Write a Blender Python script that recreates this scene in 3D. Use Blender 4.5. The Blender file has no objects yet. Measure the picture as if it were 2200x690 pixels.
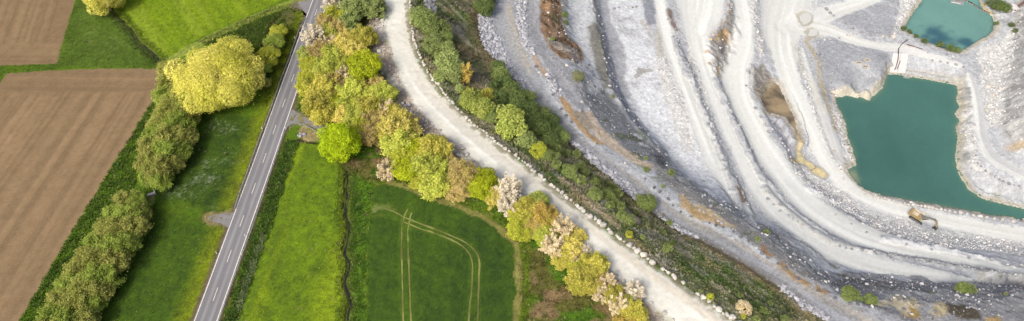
import bpy, bmesh, math, random
import numpy as np
from mathutils import Vector, Matrix

random.seed(7)
RNG = np.random.default_rng(11)
SC = bpy.context.scene
COL = bpy.context.collection
R = math.radians

# ------------------------------------------------------------------ camera
# survey drone, 168 m above the fields, looking north and 51.5 degrees down
F_PX, PITCH, CAM_H = 1450.0, R(51.5), 168.0
cam_data = bpy.data.cameras.new('drone_camera')
cam_data.sensor_fit = 'HORIZONTAL'
cam_data.sensor_width = 36.0
cam_data.lens = 36.0 * F_PX / 2200.0
cam_data.clip_start = 1.0
cam_data.clip_end = 5000.0
cam = bpy.data.objects.new('drone_camera', cam_data)
COL.objects.link(cam)
cam.location = (0, 0, CAM_H)
cam.rotation_euler = (math.pi / 2 - PITCH, 0, 0)
SC.camera = cam

# ------------------------------------------------------------------ sky, sun, exposure
SUN_ELEV = R(45.0)
SUN_TRAVEL = (0.62, 0.785)                      # the low sun shines towards the upper right
world = bpy.data.worlds.new('World')
SC.world = world
world.use_nodes = True
wn = world.node_tree
wn.nodes.clear()
w_out = wn.nodes.new('ShaderNodeOutputWorld')
w_bg = wn.nodes.new('ShaderNodeBackground')
w_sky = wn.nodes.new('ShaderNodeTexSky')
w_sky.sky_type = 'NISHITA'
w_sky.sun_disc = False
w_sky.sun_elevation = SUN_ELEV
w_sky.sun_rotation = math.atan2(-SUN_TRAVEL[0], -SUN_TRAVEL[1])
w_sky.air_density = 0.6
w_sky.dust_density = 8.0
w_sky.ozone_density = 1.0
w_bg.inputs['Strength'].default_value = 0.15
wn.links.new(w_sky.outputs[0], w_bg.inputs[0])
wn.links.new(w_bg.outputs[0], w_out.inputs[0])
sun_data = bpy.data.lights.new('sun', 'SUN')
sun_data.energy = 1.2
sun_data.angle = R(10.0)
sun_data.color = (1.0, 0.94, 0.84)
sun = bpy.data.objects.new('sun', sun_data)
COL.objects.link(sun)
sun.location = (-300, -450, 300)
_l = math.hypot(*SUN_TRAVEL)
sun.rotation_euler = Vector((SUN_TRAVEL[0] / _l * math.cos(SUN_ELEV), SUN_TRAVEL[1] / _l * math.cos(SUN_ELEV),
                             -math.sin(SUN_ELEV))).to_track_quat('-Z', 'Y').to_euler()
SC.view_settings.view_transform = 'Standard'
SC.view_settings.look = 'None'
SC.view_settings.exposure = 0.66
SC.view_settings.gamma = 1.0
SC.view_settings.use_curve_mapping = False
SC.render.engine = 'CYCLES'
SC.cycles.max_bounces = 5
SC.cycles.diffuse_bounces = 3
SC.cycles.glossy_bounces = 2
SC.cycles.transmission_bounces = 2
SC.cycles.transparent_max_bounces = 4

# ------------------------------------------------------------------ survey: sight lines of the photograph to places
CT, ST = math.cos(PITCH), math.sin(PITCH)


def sight(px, py):
    px = np.asarray(px, float); py = np.asarray(py, float)
    u, v = px - 1100.0, py - 345.0
    return u, F_PX * CT - v * ST, -F_PX * ST - v * CT


def at(px, py, z):
    """place seen at (px, py) if it lies at height z"""
    dx, dy, dz = sight(px, py)
    t = (np.asarray(z, float) - CAM_H) / dz
    return dx * t, dy * t


def to_px(x, y, z):
    zz = np.asarray(z, float) - CAM_H
    depth = y * CT - zz * ST
    down = -y * ST - zz * CT
    return 1100.0 + F_PX * x / depth, 345.0 + F_PX * down / depth


# ------------------------------------------------------------------ noise
_TAB = RNG.random((256, 256))


def vnoise(x, y, s, seed=0):
    x = np.asarray(x, float) / s + seed * 37.13; y = np.asarray(y, float) / s + seed * 91.7
    xi = np.floor(x).astype(np.int64); yi = np.floor(y).astype(np.int64)
    fx = x - xi; fy = y - yi
    fx = fx * fx * (3 - 2 * fx); fy = fy * fy * (3 - 2 * fy)
    a = _TAB[xi & 255, yi & 255]; b = _TAB[(xi + 1) & 255, yi & 255]
    c = _TAB[xi & 255, (yi + 1) & 255]; d = _TAB[(xi + 1) & 255, (yi + 1) & 255]
    return (a + (b - a) * fx) * (1 - fy) + (c + (d - c) * fx) * fy


def fbm(x, y, s, octs=4, seed=0, gain=0.5):
    out = 0.0; amp = 1.0; tot = 0.0
    for k in range(octs):
        out = out + amp * vnoise(x, y, s / (2 ** k), seed + k * 3)
        tot += amp; amp *= gain
    return out / tot


def sstep(a, b, v):
    t = np.clip((v - a) / (b - a), 0, 1)
    return t * t * (3 - 2 * t)


def lin(r, g, b, k=1.0):
    c = np.array([r, g, b], float) / 255.0
    return np.where(c <= 0.04045, c / 12.92, ((c + 0.055) / 1.055) ** 2.4) * k


# ------------------------------------------------------------------ relief: spot heights taken along lines of the photograph
TRACK_Z = -13.0
LINES = [  # (spacing in m, [(px, py, z), ...])
    # the plain with fields, road and tree belt
    (30, [(-420, -220, 0), (200, -220, 0), (600, -200, 0), (780, -180, 0.5)]),
    (25, [(-420, -100, 0), (-420, 300, 0), (-420, 900, 0)]),
    (25, [(-420, 900, 0), (300, 900, 0), (900, 900, 0), (1200, 900, 1), (1500, 900, 2), (1800, 900, 3), (2300, 900, 4), (2700, 880, 4)]),
    (25, [(0, 0, 0), (0, 345, 0), (0, 690, 0)]), (25, [(250, 0, 0), (250, 345, 0), (250, 690, 0)]),
    (20, [(688, -100, 0), (600, 250, 0), (510, 500, 0), (442, 690, 0), (400, 800, 0)]),
    (20, [(760, -80, 0), (760, 100, 0), (800, 260, 0), (950, 420, 0), (1100, 510, 0), (1250, 640, 0.4), (1380, 760, 0.8)]),
    (25, [(745, 380, 0), (745, 690, 0)]), (25, [(950, 560, 0), (950, 760, 0)]),
    # haul road on the rim
    (6, [(835, -120, 0.8), (832, 0, 0.8), (838, 90, 0.8), (870, 185, 0.8), (930, 265, 0.8), (1050, 362, 0.8), (1170, 455, 0.8), (1300, 570, 0.9), (1440, 690, 1.0), (1560, 800, 1.2)]),
    (5, [(882, -120, 1), (880, 0, 1), (883, 48, 1), (889, 84, 1), (902, 119, 1), (917, 150, 1), (946, 189, 1), (980, 230, 1), (1010, 261, 1), (1051, 292, 1), (1086, 322, 1), (1132, 354, 1),
         (1188, 402, 1), (1246, 448, 1), (1300, 487, 1), (1348, 524, 1), (1406, 567, 1), (1469, 613, 1), (1532, 657, 1.1), (1579, 689, 1.2), (1700, 775, 1.5), (1850, 880, 2)]),
    (5, [(890, -120, 0.6), (888, 0, 0.6), (897, 84, 0.6), (925, 150, 0.6), (988, 228, 0.6), (1060, 290, 0.6), (1140, 350, 0.6), (1254, 446, 0.6), (1356, 522, 0.6), (1477, 612, 0.6), (1588, 688, 0.8), (1700, 768, 1)]),
    # foot of the overgrown slope / edges of the grey track
    (6, [(1048, -120, TRACK_Z), (1055, 0, TRACK_Z), (1062, 75, TRACK_Z), (1095, 140, TRACK_Z), (1130, 205, TRACK_Z), (1185, 275, TRACK_Z), (1235, 315, TRACK_Z), (1310, 370, TRACK_Z), (1375, 430, TRACK_Z), (1430, 474, TRACK_Z),
         (1505, 512, TRACK_Z), (1590, 565, TRACK_Z), (1680, 618, TRACK_Z), (1775, 690, TRACK_Z), (1900, 790, TRACK_Z)]),
    (7, [(1112, -120, TRACK_Z), (1112, 20, TRACK_Z), (1118, 80, TRACK_Z), (1160, 160, TRACK_Z), (1225, 262, TRACK_Z), (1300, 335, TRACK_Z), (1400, 400, TRACK_Z), (1480, 466, TRACK_Z), (1580, 510, TRACK_Z), (1680, 575, TRACK_Z),
         (1780, 640, TRACK_Z), (1880, 668, TRACK_Z), (1960, 700, TRACK_Z), (2150, 770, TRACK_Z)]),
    # grey upper bench behind the berm, ochre bank
    (8, [(1150, -120, -14.5), (1148, 0, -14.5), (1155, 80, -14.5), (1200, 165, -15), (1245, 225, -15.3)]),
    (6, [(1172, -100, -14.5), (1168, 20, -14.5), (1162, 60, -14.8), (1175, 95, -15), (1205, 125, -15.5), (1235, 165, -16), (1252, 205, -16)]),
    # shelf at the foot of the ochre bluff
    (7, [(1228, -100, -25), (1225, 20, -25), (1228, 60, -25), (1240, 90, -25), (1262, 120, -25), (1280, 150, -25)]),
    (7, [(1256, -100, -25.5), (1255, 20, -25.5), (1262, 80, -25.5), (1280, 120, -25.5), (1298, 170, -25.5)]),
    (7, [(1262, 200, -20), (1300, 262, -18), (1345, 315, -17.5), (1400, 350, -17)]),
    (7, [(1300, 195, -25.5), (1330, 235, -24.5), (1370, 285, -24), (1400, 318, -23)]),
    # lip of the grey wall and the white floor below it
    (5, [(1268, -100, -26), (1275, 20, -26), (1288, 70, -26), (1300, 130, -26), (1312, 190, -25.5), (1340, 239, -25), (1368, 274, -24.5), (1393, 302, -23.5), (1412, 318, -23), (1424, 340, -21), (1432, 362, -19.5), (1450, 382, -18.5),
         (1480, 402, -18), (1520, 428, -18), (1565, 458, -17.8), (1605, 486, -17.5), (1650, 516, -17.5), (1690, 545, -17.5), (1725, 572, -17.8), (1755, 598, -18), (1785, 612, -19)]),
    (5, [(1276, -100, -29.5), (1284, 20, -30), (1298, 70, -30.5), (1310, 130, -31), (1324, 188, -31.5), (1352, 235, -32), (1380, 270, -33), (1405, 298, -33.5), (1425, 315, -34), (1436, 336, -34.5), (1445, 356, -34.5), (1462, 374, -31),
         (1492, 394, -28.5), (1532, 420, -27.5), (1577, 450, -27), (1617, 478, -27), (1662, 508, -27), (1702, 537, -27), (1737, 564, -27)]),
    (8, [(1300, -100, -30), (1318, 40, -31), (1345, 140, -32), (1372, 220, -33), (1400, 290, -34)]),
    (12, [(1345, -100, -31.5), (1365, 40, -32), (1400, 140, -32.5), (1430, 230, -33.5), (1465, 330, -34.5)]),
    # lanes
    (8, [(1410, -100, -32), (1418, 0, -33), (1440, 80, -33.5), (1480, 180, -34), (1510, 260, -34.5), (1540, 340, -35.2), (1570, 400, -35), (1600, 455, -34)]),
    (8, [(1455, 90, -35), (1490, 180, -36), (1535, 300, -37), (1590, 430, -37), (1630, 480, -35.5)]),
    (8, [(1490, -100, -36), (1498, 60, -36.5), (1510, 130, -37), (1545, 210, -38), (1570, 270, -38.6), (1600, 340, -39.2), (1630, 400, -39.8), (1680, 462, -38.8), (1735, 502, -37.8), (1800, 545, -36.8), (1900, 578, -36.2), (2000, 595, -36), (2100, 606, -36), (2300, 625, -36)]),
    (8, [(1560, -100, -37), (1560, 20, -37.5), (1540, 60, -38), (1545, 110, -38.5), (1530, 150, -39)]),
    (8, [(1575, 50, -41), (1560, 130, -42), (1550, 175, -42), (1580, 250, -42.5), (1630, 350, -43), (1690, 435, -40.8), (1760, 492, -39.6), (1830, 530, -38.6), (1960, 556, -38.2), (2100, 578, -38), (2250, 596, -38)]),
    (8, [(1588, -100, -40.5), (1590, 0, -41), (1600, 60, -41.5), (1592, 120, -42), (1580, 180, -42.5), (1602, 240, -43), (1645, 320, -43.6), (1695, 390, -44), (1755, 450, -42.6), (1850, 508, -41), (1950, 535, -40.4), (2100, 570, -40), (2300, 600, -40)]),
    (8, [(1625, -100, -42), (1622, 30, -42.5), (1630, 100, -43.5), (1622, 170, -44), (1640, 240, -44.2), (1668, 290, -44.5), (1700, 345, -45), (1712, 370, -45.5), (1760, 410, -45.8), (1830, 465, -45.6), (1900, 502, -45), (2000, 520, -45), (2130, 545, -44.8), (2300, 570, -44.8)]),
    # mud pool hollow and rubble slope down to the shore lane
    (7, [(1650, 195, -47.6), (1655, 250, -47.8), (1680, 300, -47.8), (1700, 340, -48.6), (1720, 362, -49.6)]),
    (8, [(1730, 385, -50.4), (1790, 420, -50.4), (1850, 455, -50.2), (1920, 480, -49.8), (2000, 497, -49.8), (2120, 520, -49.8), (2300, 550, -49.8)]),
    (8, [(1650, -100, -46), (1655, 30, -45.2), (1668, 90, -45.5), (1690, 150, -46), (1720, 220, -46.8), (1750, 290, -48), (1775, 345, -49.6), (1815, 395, -50.8), (1870, 432, -50.9), (1950, 460, -50.8), (2060, 485, -50.8), (2220, 510, -50.8)]),
    (10, [(1720, -100, -47), (1730, 40, -47.5), (1745, 90, -48), (1755, 180, -48.2), (1785, 270, -50), (1800, 330, -51.4)]),
    # plateau by the two lakes
    (12, [(1780, -100, -48.5), (1790, 30, -49), (1820, 90, -49.5), (1830, 150, -50), (1870, 170, -50)]),
    (10, [(1900, -100, -49), (1900, 40, -49.3), (1920, 90, -49.6)]),
    (5, [(1795, 198, -50.5), (1830, 190, -50.3), (1872, 200, -50.3), (1895, 178, -50.2), (1902, 150, -50), (1915, 118, -49.8), (1960, 115, -49.8), (2010, 130, -49.8), (2060, 147, -49.8), (2082, 175, -49.8), (2088, 230, -50), (2090, 300, -50), (2092, 340, -50), (2112, 368, -50), (2155, 392, -50), (2210, 408, -50), (2300, 420, -50)]),
    (5, [(1792, 206, -52.6), (1812, 208, -53.8), (1850, 205, -54), (1868, 212, -54), (1885, 200, -54), (1900, 172, -54), (1903, 158, -54), (1960, 165, -54), (2010, 172, -54), (2055, 184, -54), (2058, 240, -54), (2056, 300, -54), (2060, 372, -54), (2085, 402, -54), (2130, 428, -54), (2210, 448, -54), (2300, 458, -54)]),
    (5, [(1792, 212, -52), (1806, 270, -52.2), (1818, 320, -52.2), (1832, 360, -52.2), (1845, 395, -51.9), (1858, 412, -51.4), (1900, 424, -51.2), (1960, 438, -51.1), (2030, 450, -51.1), (2130, 466, -51.1), (2220, 478, -51.1), (2320, 492, -51.1)]),
    (5, [(1797, 214, -54.3), (1811, 270, -54.3), (1823, 318, -54.3), (1840, 358, -54.2), (1852, 390, -54.3), (1866, 407, -54.3), (1900, 418, -54.3), (1960, 432, -54.3), (2030, 444, -54.3), (2130, 460, -54.3), (2220, 471, -54.3)]),
    (14, [(1880, 260, -60), (1960, 260, -60), (2020, 300, -60), (1940, 360, -60), (2040, 410, -60), (2120, 445, -59)]),
    # upper lake
    (6, [(1972, -100, -49.5), (1965, 0, -49.5), (1940, 60, -49.6), (1970, 86, -49.7), (2010, 102, -49.8), (2062, 112, -49.8), (2095, 96, -49.6), (2130, 72, -49.5), (2146, 45, -49.3), (2135, 30, -49.3), (2160, -10, -49), (2170, -100, -49)]),
    (6, [(1985, -100, -52), (1980, 0, -52), (1955, 50, -52), (1985, 78, -52), (2020, 92, -52), (2062, 102, -52), (2090, 88, -52), (2120, 66, -52), (2134, 42, -52), (2115, 18, -52), (2100, -20, -52), (2110, -100, -52)]),
    (12, [(2040, 40, -54), (2040, -60, -54), (2080, 50, -54)]),
    # eastern shelf and the rock wall
    (10, [(2110, 150, -49.5), (2115, 250, -49.2), (2125, 330, -48.8), (2180, 380, -48.2), (2300, 400, -47)]),
    (6, [(2190, -60, -47), (2186, 30, -47.5), (2178, 100, -48), (2168, 163, -48.2), (2158, 220, -48), (2150, 270, -47.8), (2160, 310, -47.5), (2200, 335, -46.5), (2280, 350, -45)]),
    (8, [(2230, -120, -40), (2225, 30, -40), (2215, 100, -40), (2205, 180, -40), (2200, 250, -40.5), (2215, 290, -41), (2280, 310, -41)]),
    (15, [(2420, -150, -22), (2420, 60, -22), (2420, 220, -24), (2450, 350, -32), (2500, 480, -40), (2500, 620, -38)]),
    # grey terraces at the bottom right
    (6, [(1785, 618, -21), (1830, 624, -22), (1900, 634, -22), (1980, 642, -21.5), (2060, 646, -21.5), (2140, 648, -22), (2230, 650, -22)]),
    (6, [(1762, 580, -29.5), (1800, 590, -31), (1850, 598, -32.5), (1920, 603, -33), (1985, 608, -33.5), (2040, 611, -34), (2085, 614, -34.5)]),
    (6, [(1800, 600, -27), (1850, 608, -27.5), (1920, 615, -27.5), (1990, 620, -27.5), (2060, 625, -28), (2085, 618, -30)]),
    (6, [(2090, 606, -34), (2120, 596, -33), (2160, 592, -32.5), (2200, 594, -32), (2300, 600, -32)]),
    (6, [(2080, 632, -28), (2140, 625, -28), (2200, 620, -28), (2300, 622, -28)]),
    (7, [(1890, 655, -17), (1925, 640, -19.5), (1970, 635, -20.5), (2010, 650, -19), (2070, 668, -18), (2140, 668, -19), (2230, 668, -20)]),
    (7, [(1960, 690, -15.5), (2040, 690, -16), (2120, 692, -16.5), (2200, 690, -17), (2350, 690, -17)]),
    (25, [(2050, 760, -10), (2200, 760, -10), (2400, 760, -12), (2500, 800, -6)]),
    # land far off, outside the picture
    (400, [(-3000, -900, 0), (-3000, -901, 0)]),
]


def _dense(pts, step):
    P = []
    W = [(*[float(c) for c in at(px, py, z)], z) for px, py, z in pts]
    for a, b in zip(W[:-1], W[1:]):
        n = max(1, int(math.hypot(b[0] - a[0], b[1] - a[1]) / step))
        for k in range(n):
            t = k / n
            P.append([a[i] + (b[i] - a[i]) * t for i in range(3)])
    P.append(list(W[-1]))
    return P


CP = []
for step, pts in LINES[:-1]:
    CP += _dense(pts, step * .5 if step <= 8 else step)
for x, y, z in [(-900, -700, 0), (-900, 0, 0), (-900, 500, 0), (-900, 1200, 0), (-300, -500, 0), (300, -500, 6), (900, -500, 6), (-300, 500, 0), (-100, 900, 0), (100, 480, -5), (250, 450, -25), (500, 600, 0),
                (500, 250, 0), (450, 100, 0), (700, 100, 4), (300, 10, 2), (200, 30, 3), (120, 20, 3), (900, 1200, 0), (900, 400, 4)]:
    CP.append([x, y, z])
CP = np.array(CP)
_keep = []
_grid = {}
for i, p in enumerate(CP):      # drop points that nearly coincide
    key = (round(p[0] / 1.2), round(p[1] / 1.2))
    if key not in _grid:
        _grid[key] = i; _keep.append(i)
CP = CP[_keep]
_D = np.hypot(CP[:, None, 0] - CP[None, :, 0], CP[:, None, 1] - CP[None, :, 1])
_n = len(CP)
_A = np.zeros((_n + 1, _n + 1)); _A[:_n, :_n] = -_D; _A[:_n, :_n] -= np.eye(_n) * 0.35; _A[:_n, _n] = 1; _A[_n, :_n] = 1
_w = np.linalg.solve(_A, np.append(CP[:, 2], 0))


def relief(x, y):
    x = np.asarray(x, float); shp = x.shape
    xf, yf = x.ravel(), np.asarray(y, float).ravel()
    out = np.empty(len(xf))
    for s in range(0, len(xf), 6000):
        d = np.sqrt((xf[s:s + 6000, None] - CP[None, :, 0]) ** 2 + (yf[s:s + 6000, None] - CP[None, :, 1]) ** 2)
        out[s:s + 6000] = -d @ _w[:_n] + _w[_n]
    return out.reshape(shp)


GX0, GX1, GY0, GY1 = -250.0, 330.0, 46.0, 336.0
CSTEP = 1.0
cx = np.arange(GX0, GX1 + CSTEP, CSTEP); cy = np.arange(GY0, GY1 + CSTEP, CSTEP)
CX, CY = np.meshgrid(cx, cy, indexing='ij')
CH = relief(CX, CY)
_k = np.array([1, 2, 1]) / 4.0
for _ in range(1):
    CH[1:-1] = CH[:-2] * .25 + CH[1:-1] * .5 + CH[2:] * .25
    CH[:, 1:-1] = CH[:, :-2] * .25 + CH[:, 1:-1] * .5 + CH[:, 2:] * .25


def ground(x, y):
    x = np.asarray(x, float); y = np.asarray(y, float)
    gx = np.clip((x - GX0) / CSTEP, 0, len(cx) - 1.001); gy = np.clip((y - GY0) / CSTEP, 0, len(cy) - 1.001)
    i = gx.astype(int); j = gy.astype(int); fx = gx - i; fy = gy - j
    return (CH[i, j] * (1 - fx) + CH[i + 1, j] * fx) * (1 - fy) + (CH[i, j + 1] * (1 - fx) + CH[i + 1, j + 1] * fx) * fy


_ZS = np.arange(8.0, -64.0, -0.25)


def hit(px, py, lift=0.0):
    """first ground point on the sight line (px, py); lift: meet the ground raised by so much"""
    px = np.atleast_1d(np.asarray(px, float)); py = np.atleast_1d(np.asarray(py, float))
    out = np.zeros((len(px), 3))
    lift = np.broadcast_to(np.asarray(lift, float), px.shape)
    for k in range(len(px)):
        x, y = at(px[k], py[k], _ZS + lift[k])
        g = ground(x, y)
        below = np.nonzero(_ZS <= g)[0]
        q = below[0] if len(below) else len(_ZS) - 1
        if 0 < q:
            a, b = _ZS[q - 1] - g[q - 1], _ZS[q] - g[q]
            t = a / (a - b) if a != b else 0
            z = _ZS[q - 1] + (_ZS[q] - _ZS[q - 1]) * t
        else:
            z = _ZS[0]
        xx, yy = at(px[k], py[k], z + lift[k])
        out[k] = (xx, yy, z)
    return out


def world_pts(pts):
    a = np.array(pts, float)
    return hit(a[:, 0], a[:, 1])[:, :2]


def flat_pts(pts, z):
    a = np.array(pts, float)
    return np.stack(at(a[:, 0], a[:, 1], z), 1)


def resample(P, step):
    P = np.asarray(P, float)
    seg = np.linalg.norm(np.diff(P, axis=0), axis=1); s = np.append(0, np.cumsum(seg))
    n = max(2, int(round(s[-1] / step)) + 1)
    q = np.linspace(0, s[-1], n)
    return np.stack([np.interp(q, s, P[:, k]) for k in range(P.shape[1])], 1)


def smooth_line(P, step=2.0, it=4):
    P = resample(P, step)
    for _ in range(it):
        P[1:-1] = P[:-2] * .25 + P[1:-1] * .5 + P[2:] * .25
    return P


def dist_line(x, y, P, reach=40.0):
    """distance from the points (x, y) to polyline P, signed by side (+ = right of travel); far points get reach"""
    P = np.asarray(P, float)
    best = np.full(x.shape, reach); side = np.ones(x.shape); along = np.zeros(x.shape)
    s0 = 0.0
    for a, b in zip(P[:-1], P[1:]):
        d = b - a; L = math.hypot(*d)
        if L < 1e-6: continue
        m = (x > min(a[0], b[0]) - reach) & (x < max(a[0], b[0]) + reach) & (y > min(a[1], b[1]) - reach) & (y < max(a[1], b[1]) + reach)
        if m.any():
            xs, ys = x[m], y[m]
            t = np.clip(((xs - a[0]) * d[0] + (ys - a[1]) * d[1]) / (L * L), 0, 1)
            dd = np.hypot(xs - a[0] - t * d[0], ys - a[1] - t * d[1])
            bm = best[m]; sm = side[m]; am = along[m]
            u = dd < bm
            bm[u] = dd[u]
            sm[u] = np.sign((xs[u] - a[0]) * d[1] - (ys[u] - a[1]) * d[0])
            am[u] = s0 + t[u] * L
            best[m] = bm; side[m] = sm; along[m] = am
        s0 += L
    return best, side, along


def poly_sd(x, y, P, reach=12.0):
    """signed distance to polygon P: positive inside"""
    P = np.asarray(P, float)
    Q = np.vstack([P, P[:1]])
    d, _, _ = dist_line(x, y, Q, reach)
    lo, hi = P.min(0), P.max(0)
    m = (x >= lo[0]) & (x <= hi[0]) & (y >= lo[1]) & (y <= hi[1])
    xs, ys = x[m], y[m]
    c = np.zeros(xs.shape, bool)
    for a, b in zip(Q[:-1], Q[1:]):
        if a[1] == b[1]: continue
        k = ((a[1] > ys) != (b[1] > ys)) & (xs < (b[0] - a[0]) * (ys - a[1]) / (b[1] - a[1]) + a[0])
        c ^= k
    ins = np.zeros(x.shape, bool); ins[m] = c
    return np.where(ins, d, -d)

# ------------------------------------------------------------------ lines and outlines of the place
KL, KQ = 0.62, 0.57           # fields / quarry: from photographed tone to surface reflectance

LANES = []          # (centre line, half widths, brightness)
for pts in (
    [(1408, -120, 10), (1418, 0, 11), (1428, 50, 12), (1445, 105, 16), (1468, 165, 20), (1495, 235, 22), (1520, 300, 23), (1545, 360, 22), (1575, 410, 20), (1600, 455, 16), (1625, 490, 6)],
    [(1480, -120, 30), (1490, -30, 34), (1492, 30, 28), (1502, 100, 20), (1522, 165, 20), (1548, 225, 21), (1573, 285, 22), (1600, 345, 23), (1633, 405, 24), (1680, 462, 28), (1735, 502, 31), (1800, 545, 32), (1870, 570, 29), (1960, 588, 23), (2040, 596, 14), (2085, 602, 6)],
    [(1530, -30, 30), (1525, 20, 26), (1508, 70, 16)],
    [(1586, -120, 16), (1590, 0, 18), (1600, 50, 20), (1597, 100, 22), (1580, 150, 26), (1584, 200, 27), (1605, 250, 27), (1640, 315, 28), (1680, 370, 29), (1720, 420, 33), (1775, 465, 37), (1850, 505, 35), (1930, 530, 29), (2050, 556, 23), (2200, 588, 18), (2330, 615, 16)],
    [(1700, -120, 50), (1690, 0, 46), (1675, 60, 40), (1678, 110, 26), (1695, 165, 20), (1718, 220, 19), (1742, 275, 18), (1762, 325, 17), (1790, 370, 17), (1835, 410, 16), (1890, 440, 18), (1960, 458, 18), (2060, 482, 17), (2200, 508, 17), (2330, 530, 16)],
    [(1700, 60, 24), (1750, 40, 20), (1800, 20, 14), (1850, 5, 14), (1900, -20, 16), (1960, -80, 16)],
    [(1725, 55, 30), (1770, 60, 20), (1810, 75, 15), (1850, 92, 14), (1890, 100, 13), (1930, 100, 11), (1970, 112, 8), (2010, 125, 8), (2060, 140, 7)],
    [(1722, 105, 5), (1735, 150, 7), (1755, 210, 9), (1775, 265, 11), (1790, 310, 12), (1805, 345, 10)],
    [(2084, 160, 6), (2095, 190, 9), (2105, 240, 11), (2108, 290, 10), (2130, 340, 12), (2190, 375, 12), (2300, 395, 12)],
):
    a = np.array(pts, float)
    P = hit(a[:, 0], a[:, 1])
    dep = P[:, 1] * CT - (P[:, 2] - CAM_H) * ST
    wd = a[:, 2] * 1.15 * dep / F_PX
    q = smooth_line(np.column_stack([P[:, :2], wd]), 2.5, 3)
    LANES.append(q)


def lane_field(x, y, q):
    """1 on the lane axis, 0 at its edge, negative outside; and the signed offset"""
    d, s, al = dist_line(x, y, q[:, :2], 16.0)
    seg = np.append(0, np.cumsum(np.linalg.norm(np.diff(q[:, :2], axis=0), axis=1)))
    w = np.interp(al, seg, q[:, 2])
    return 1 - d / np.maximum(w, .5), d * s, al, w


# the lanes are graded level across: benches between them
_cxf, _cyf = CX.ravel(), CY.ravel()
_num = np.zeros(len(_cxf)); _den = np.zeros(len(_cxf))
for q in LANES:
    d_, s_2, al_ = dist_line(_cxf, _cyf, q[:, :2], 16.0)
    sg_ = np.append(0, np.cumsum(np.linalg.norm(np.diff(q[:, :2], axis=0), axis=1)))
    w_ = np.interp(al_, sg_, q[:, 2]); zc = np.interp(al_, sg_, ground(q[:, 0], q[:, 1]))
    k_ = sstep(1.5, .5, d_ / np.maximum(w_, .5)) * (d_ < 14) * .7
    _num += k_ * zc; _den += k_
_kk = np.clip(_den, 0, 1)
CH = (CH.ravel() * (1 - _kk) + np.where(_den > 0, _num / np.maximum(_den, 1e-6), 0) * _kk).reshape(CH.shape)

POND_Z, LAKE_Z, MUD_Z = -53.0, -50.6, -47.2
POND = flat_pts([(1791, 206), (1807, 206), (1815, 202), (1840, 207), (1845, 203), (1866, 212), (1872, 206), (1894, 186), (1903, 157), (1922, 157), (1945, 162), (1988, 168), (2029, 176), (2052, 180), (2059, 185),
                 (2062, 201), (2057, 214), (2066, 232), (2055, 246), (2066, 260), (2057, 274), (2062, 298), (2056, 334), (2060, 364), (2070, 385), (2085, 407), (2112, 425), (2200, 446), (2330, 462),
                 (2330, 496), (2200, 477), (2130, 467), (2075, 455), (1975, 437), (1900, 425), (1876, 421), (1856, 416), (1833, 396), (1816, 378), (1812, 362), (1836, 352), (1828, 322), (1817, 292), (1814, 269), (1802, 239), (1792, 223)], POND_Z)
LAKE = flat_pts([(1990, -90), (1978, 0), (1963, 20), (1950, 38), (1942, 51), (1937, 63), (1957, 76), (1980, 88), (2000, 96), (2018, 104), (2045, 113), (2067, 114), (2085, 103), (2109, 89), (2127, 80), (2138, 67),
                 (2141, 54), (2135, 36), (2125, 27), (2116, 22), (2109, 7), (2105, -10), (2100, -90)], LAKE_Z)
MUD = flat_pts([(1656, 178), (1666, 174), (1678, 184), (1688, 208), (1701, 234), (1711, 257), (1716, 277), (1722, 300), (1712, 296), (1700, 272), (1684, 252), (1660, 246), (1644, 247), (1633, 228), (1626, 213)], MUD_Z)
YMUD = world_pts([(1706, 292), (1716, 295), (1722, 310), (1718, 325), (1730, 342), (1748, 352), (1764, 362), (1778, 376), (1770, 386), (1752, 376), (1735, 358), (1720, 352), (1702, 350), (1694, 342), (1712, 338), (1710, 318)])
PUD1 = world_pts([(1711, 30), (1722, 27), (1736, 28), (1744, 36), (1742, 48), (1733, 53), (1722, 54), (1716, 42)])
PUD2 = world_pts([(1733, 62), (1745, 61), (1757, 68), (1755, 78), (1744, 80), (1734, 76), (1729, 68)])

PLOUGH_A = flat_pts([(-300, -160), (196, -160), (161, 0), (140, 70), (122, 137), (60, 139), (0, 141), (-300, 146)], 0)
PLOUGH_B = flat_pts([(14, 158), (100, 152), (200, 148), (300, 147), (349, 150), (345, 180), (330, 215), (300, 262), (268, 318), (247, 347), (200, 425), (150, 505), (100, 590), (42, 690), (-40, 830), (-420, 830), (-420, 700), (-60, 262)], 0)
MEADOW_N = flat_pts([(225, -160), (240, 22), (262, 42), (278, 60), (290, 75), (300, 92), (318, 105), (342, 128), (365, 124), (420, 88), (500, 50), (580, 14), (640, -20), (690, -160)], 0)
MEADOW_C = flat_pts([(655, 303), (690, 320), (740, 362), (741, 470), (742, 560), (742, 690), (740, 830), (455, 830), (510, 690), (545, 590), (577, 500), (612, 400), (634, 330)], 0)
STRIP = flat_pts([(750, 372), (800, 395), (794, 450), (789, 520), (786, 690), (784, 830), (750, 830), (752, 560)], 0)
CROP = flat_pts([(800, 415), (808, 400), (835, 393), (870, 405), (920, 422), (970, 440), (1025, 462), (1060, 480), (1087, 500), (1104, 520), (1112, 545), (1110, 620), (1108, 690), (1104, 830), (784, 830), (787, 690), (790, 520), (795, 455)], 0)
DARK_VERGE = flat_pts([(614, 300), (650, 300), (634, 330), (610, 400), (577, 500), (545, 590), (510, 690), (455, 830), (420, 830), (480, 690), (512, 600), (545, 500), (578, 400), (602, 330)], 0)
MEADOW_W = flat_pts([(440, 240), (520, 245), (560, 262), (520, 385), (498, 452), (440, 455), (330, 430), (345, 400), (400, 340), (430, 280)], 0)
MEADOW_SW = flat_pts([(330, 440), (430, 470), (490, 488), (460, 560), (415, 690), (370, 820), (130, 860), (210, 690), (260, 590), (320, 470)], 0)
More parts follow.
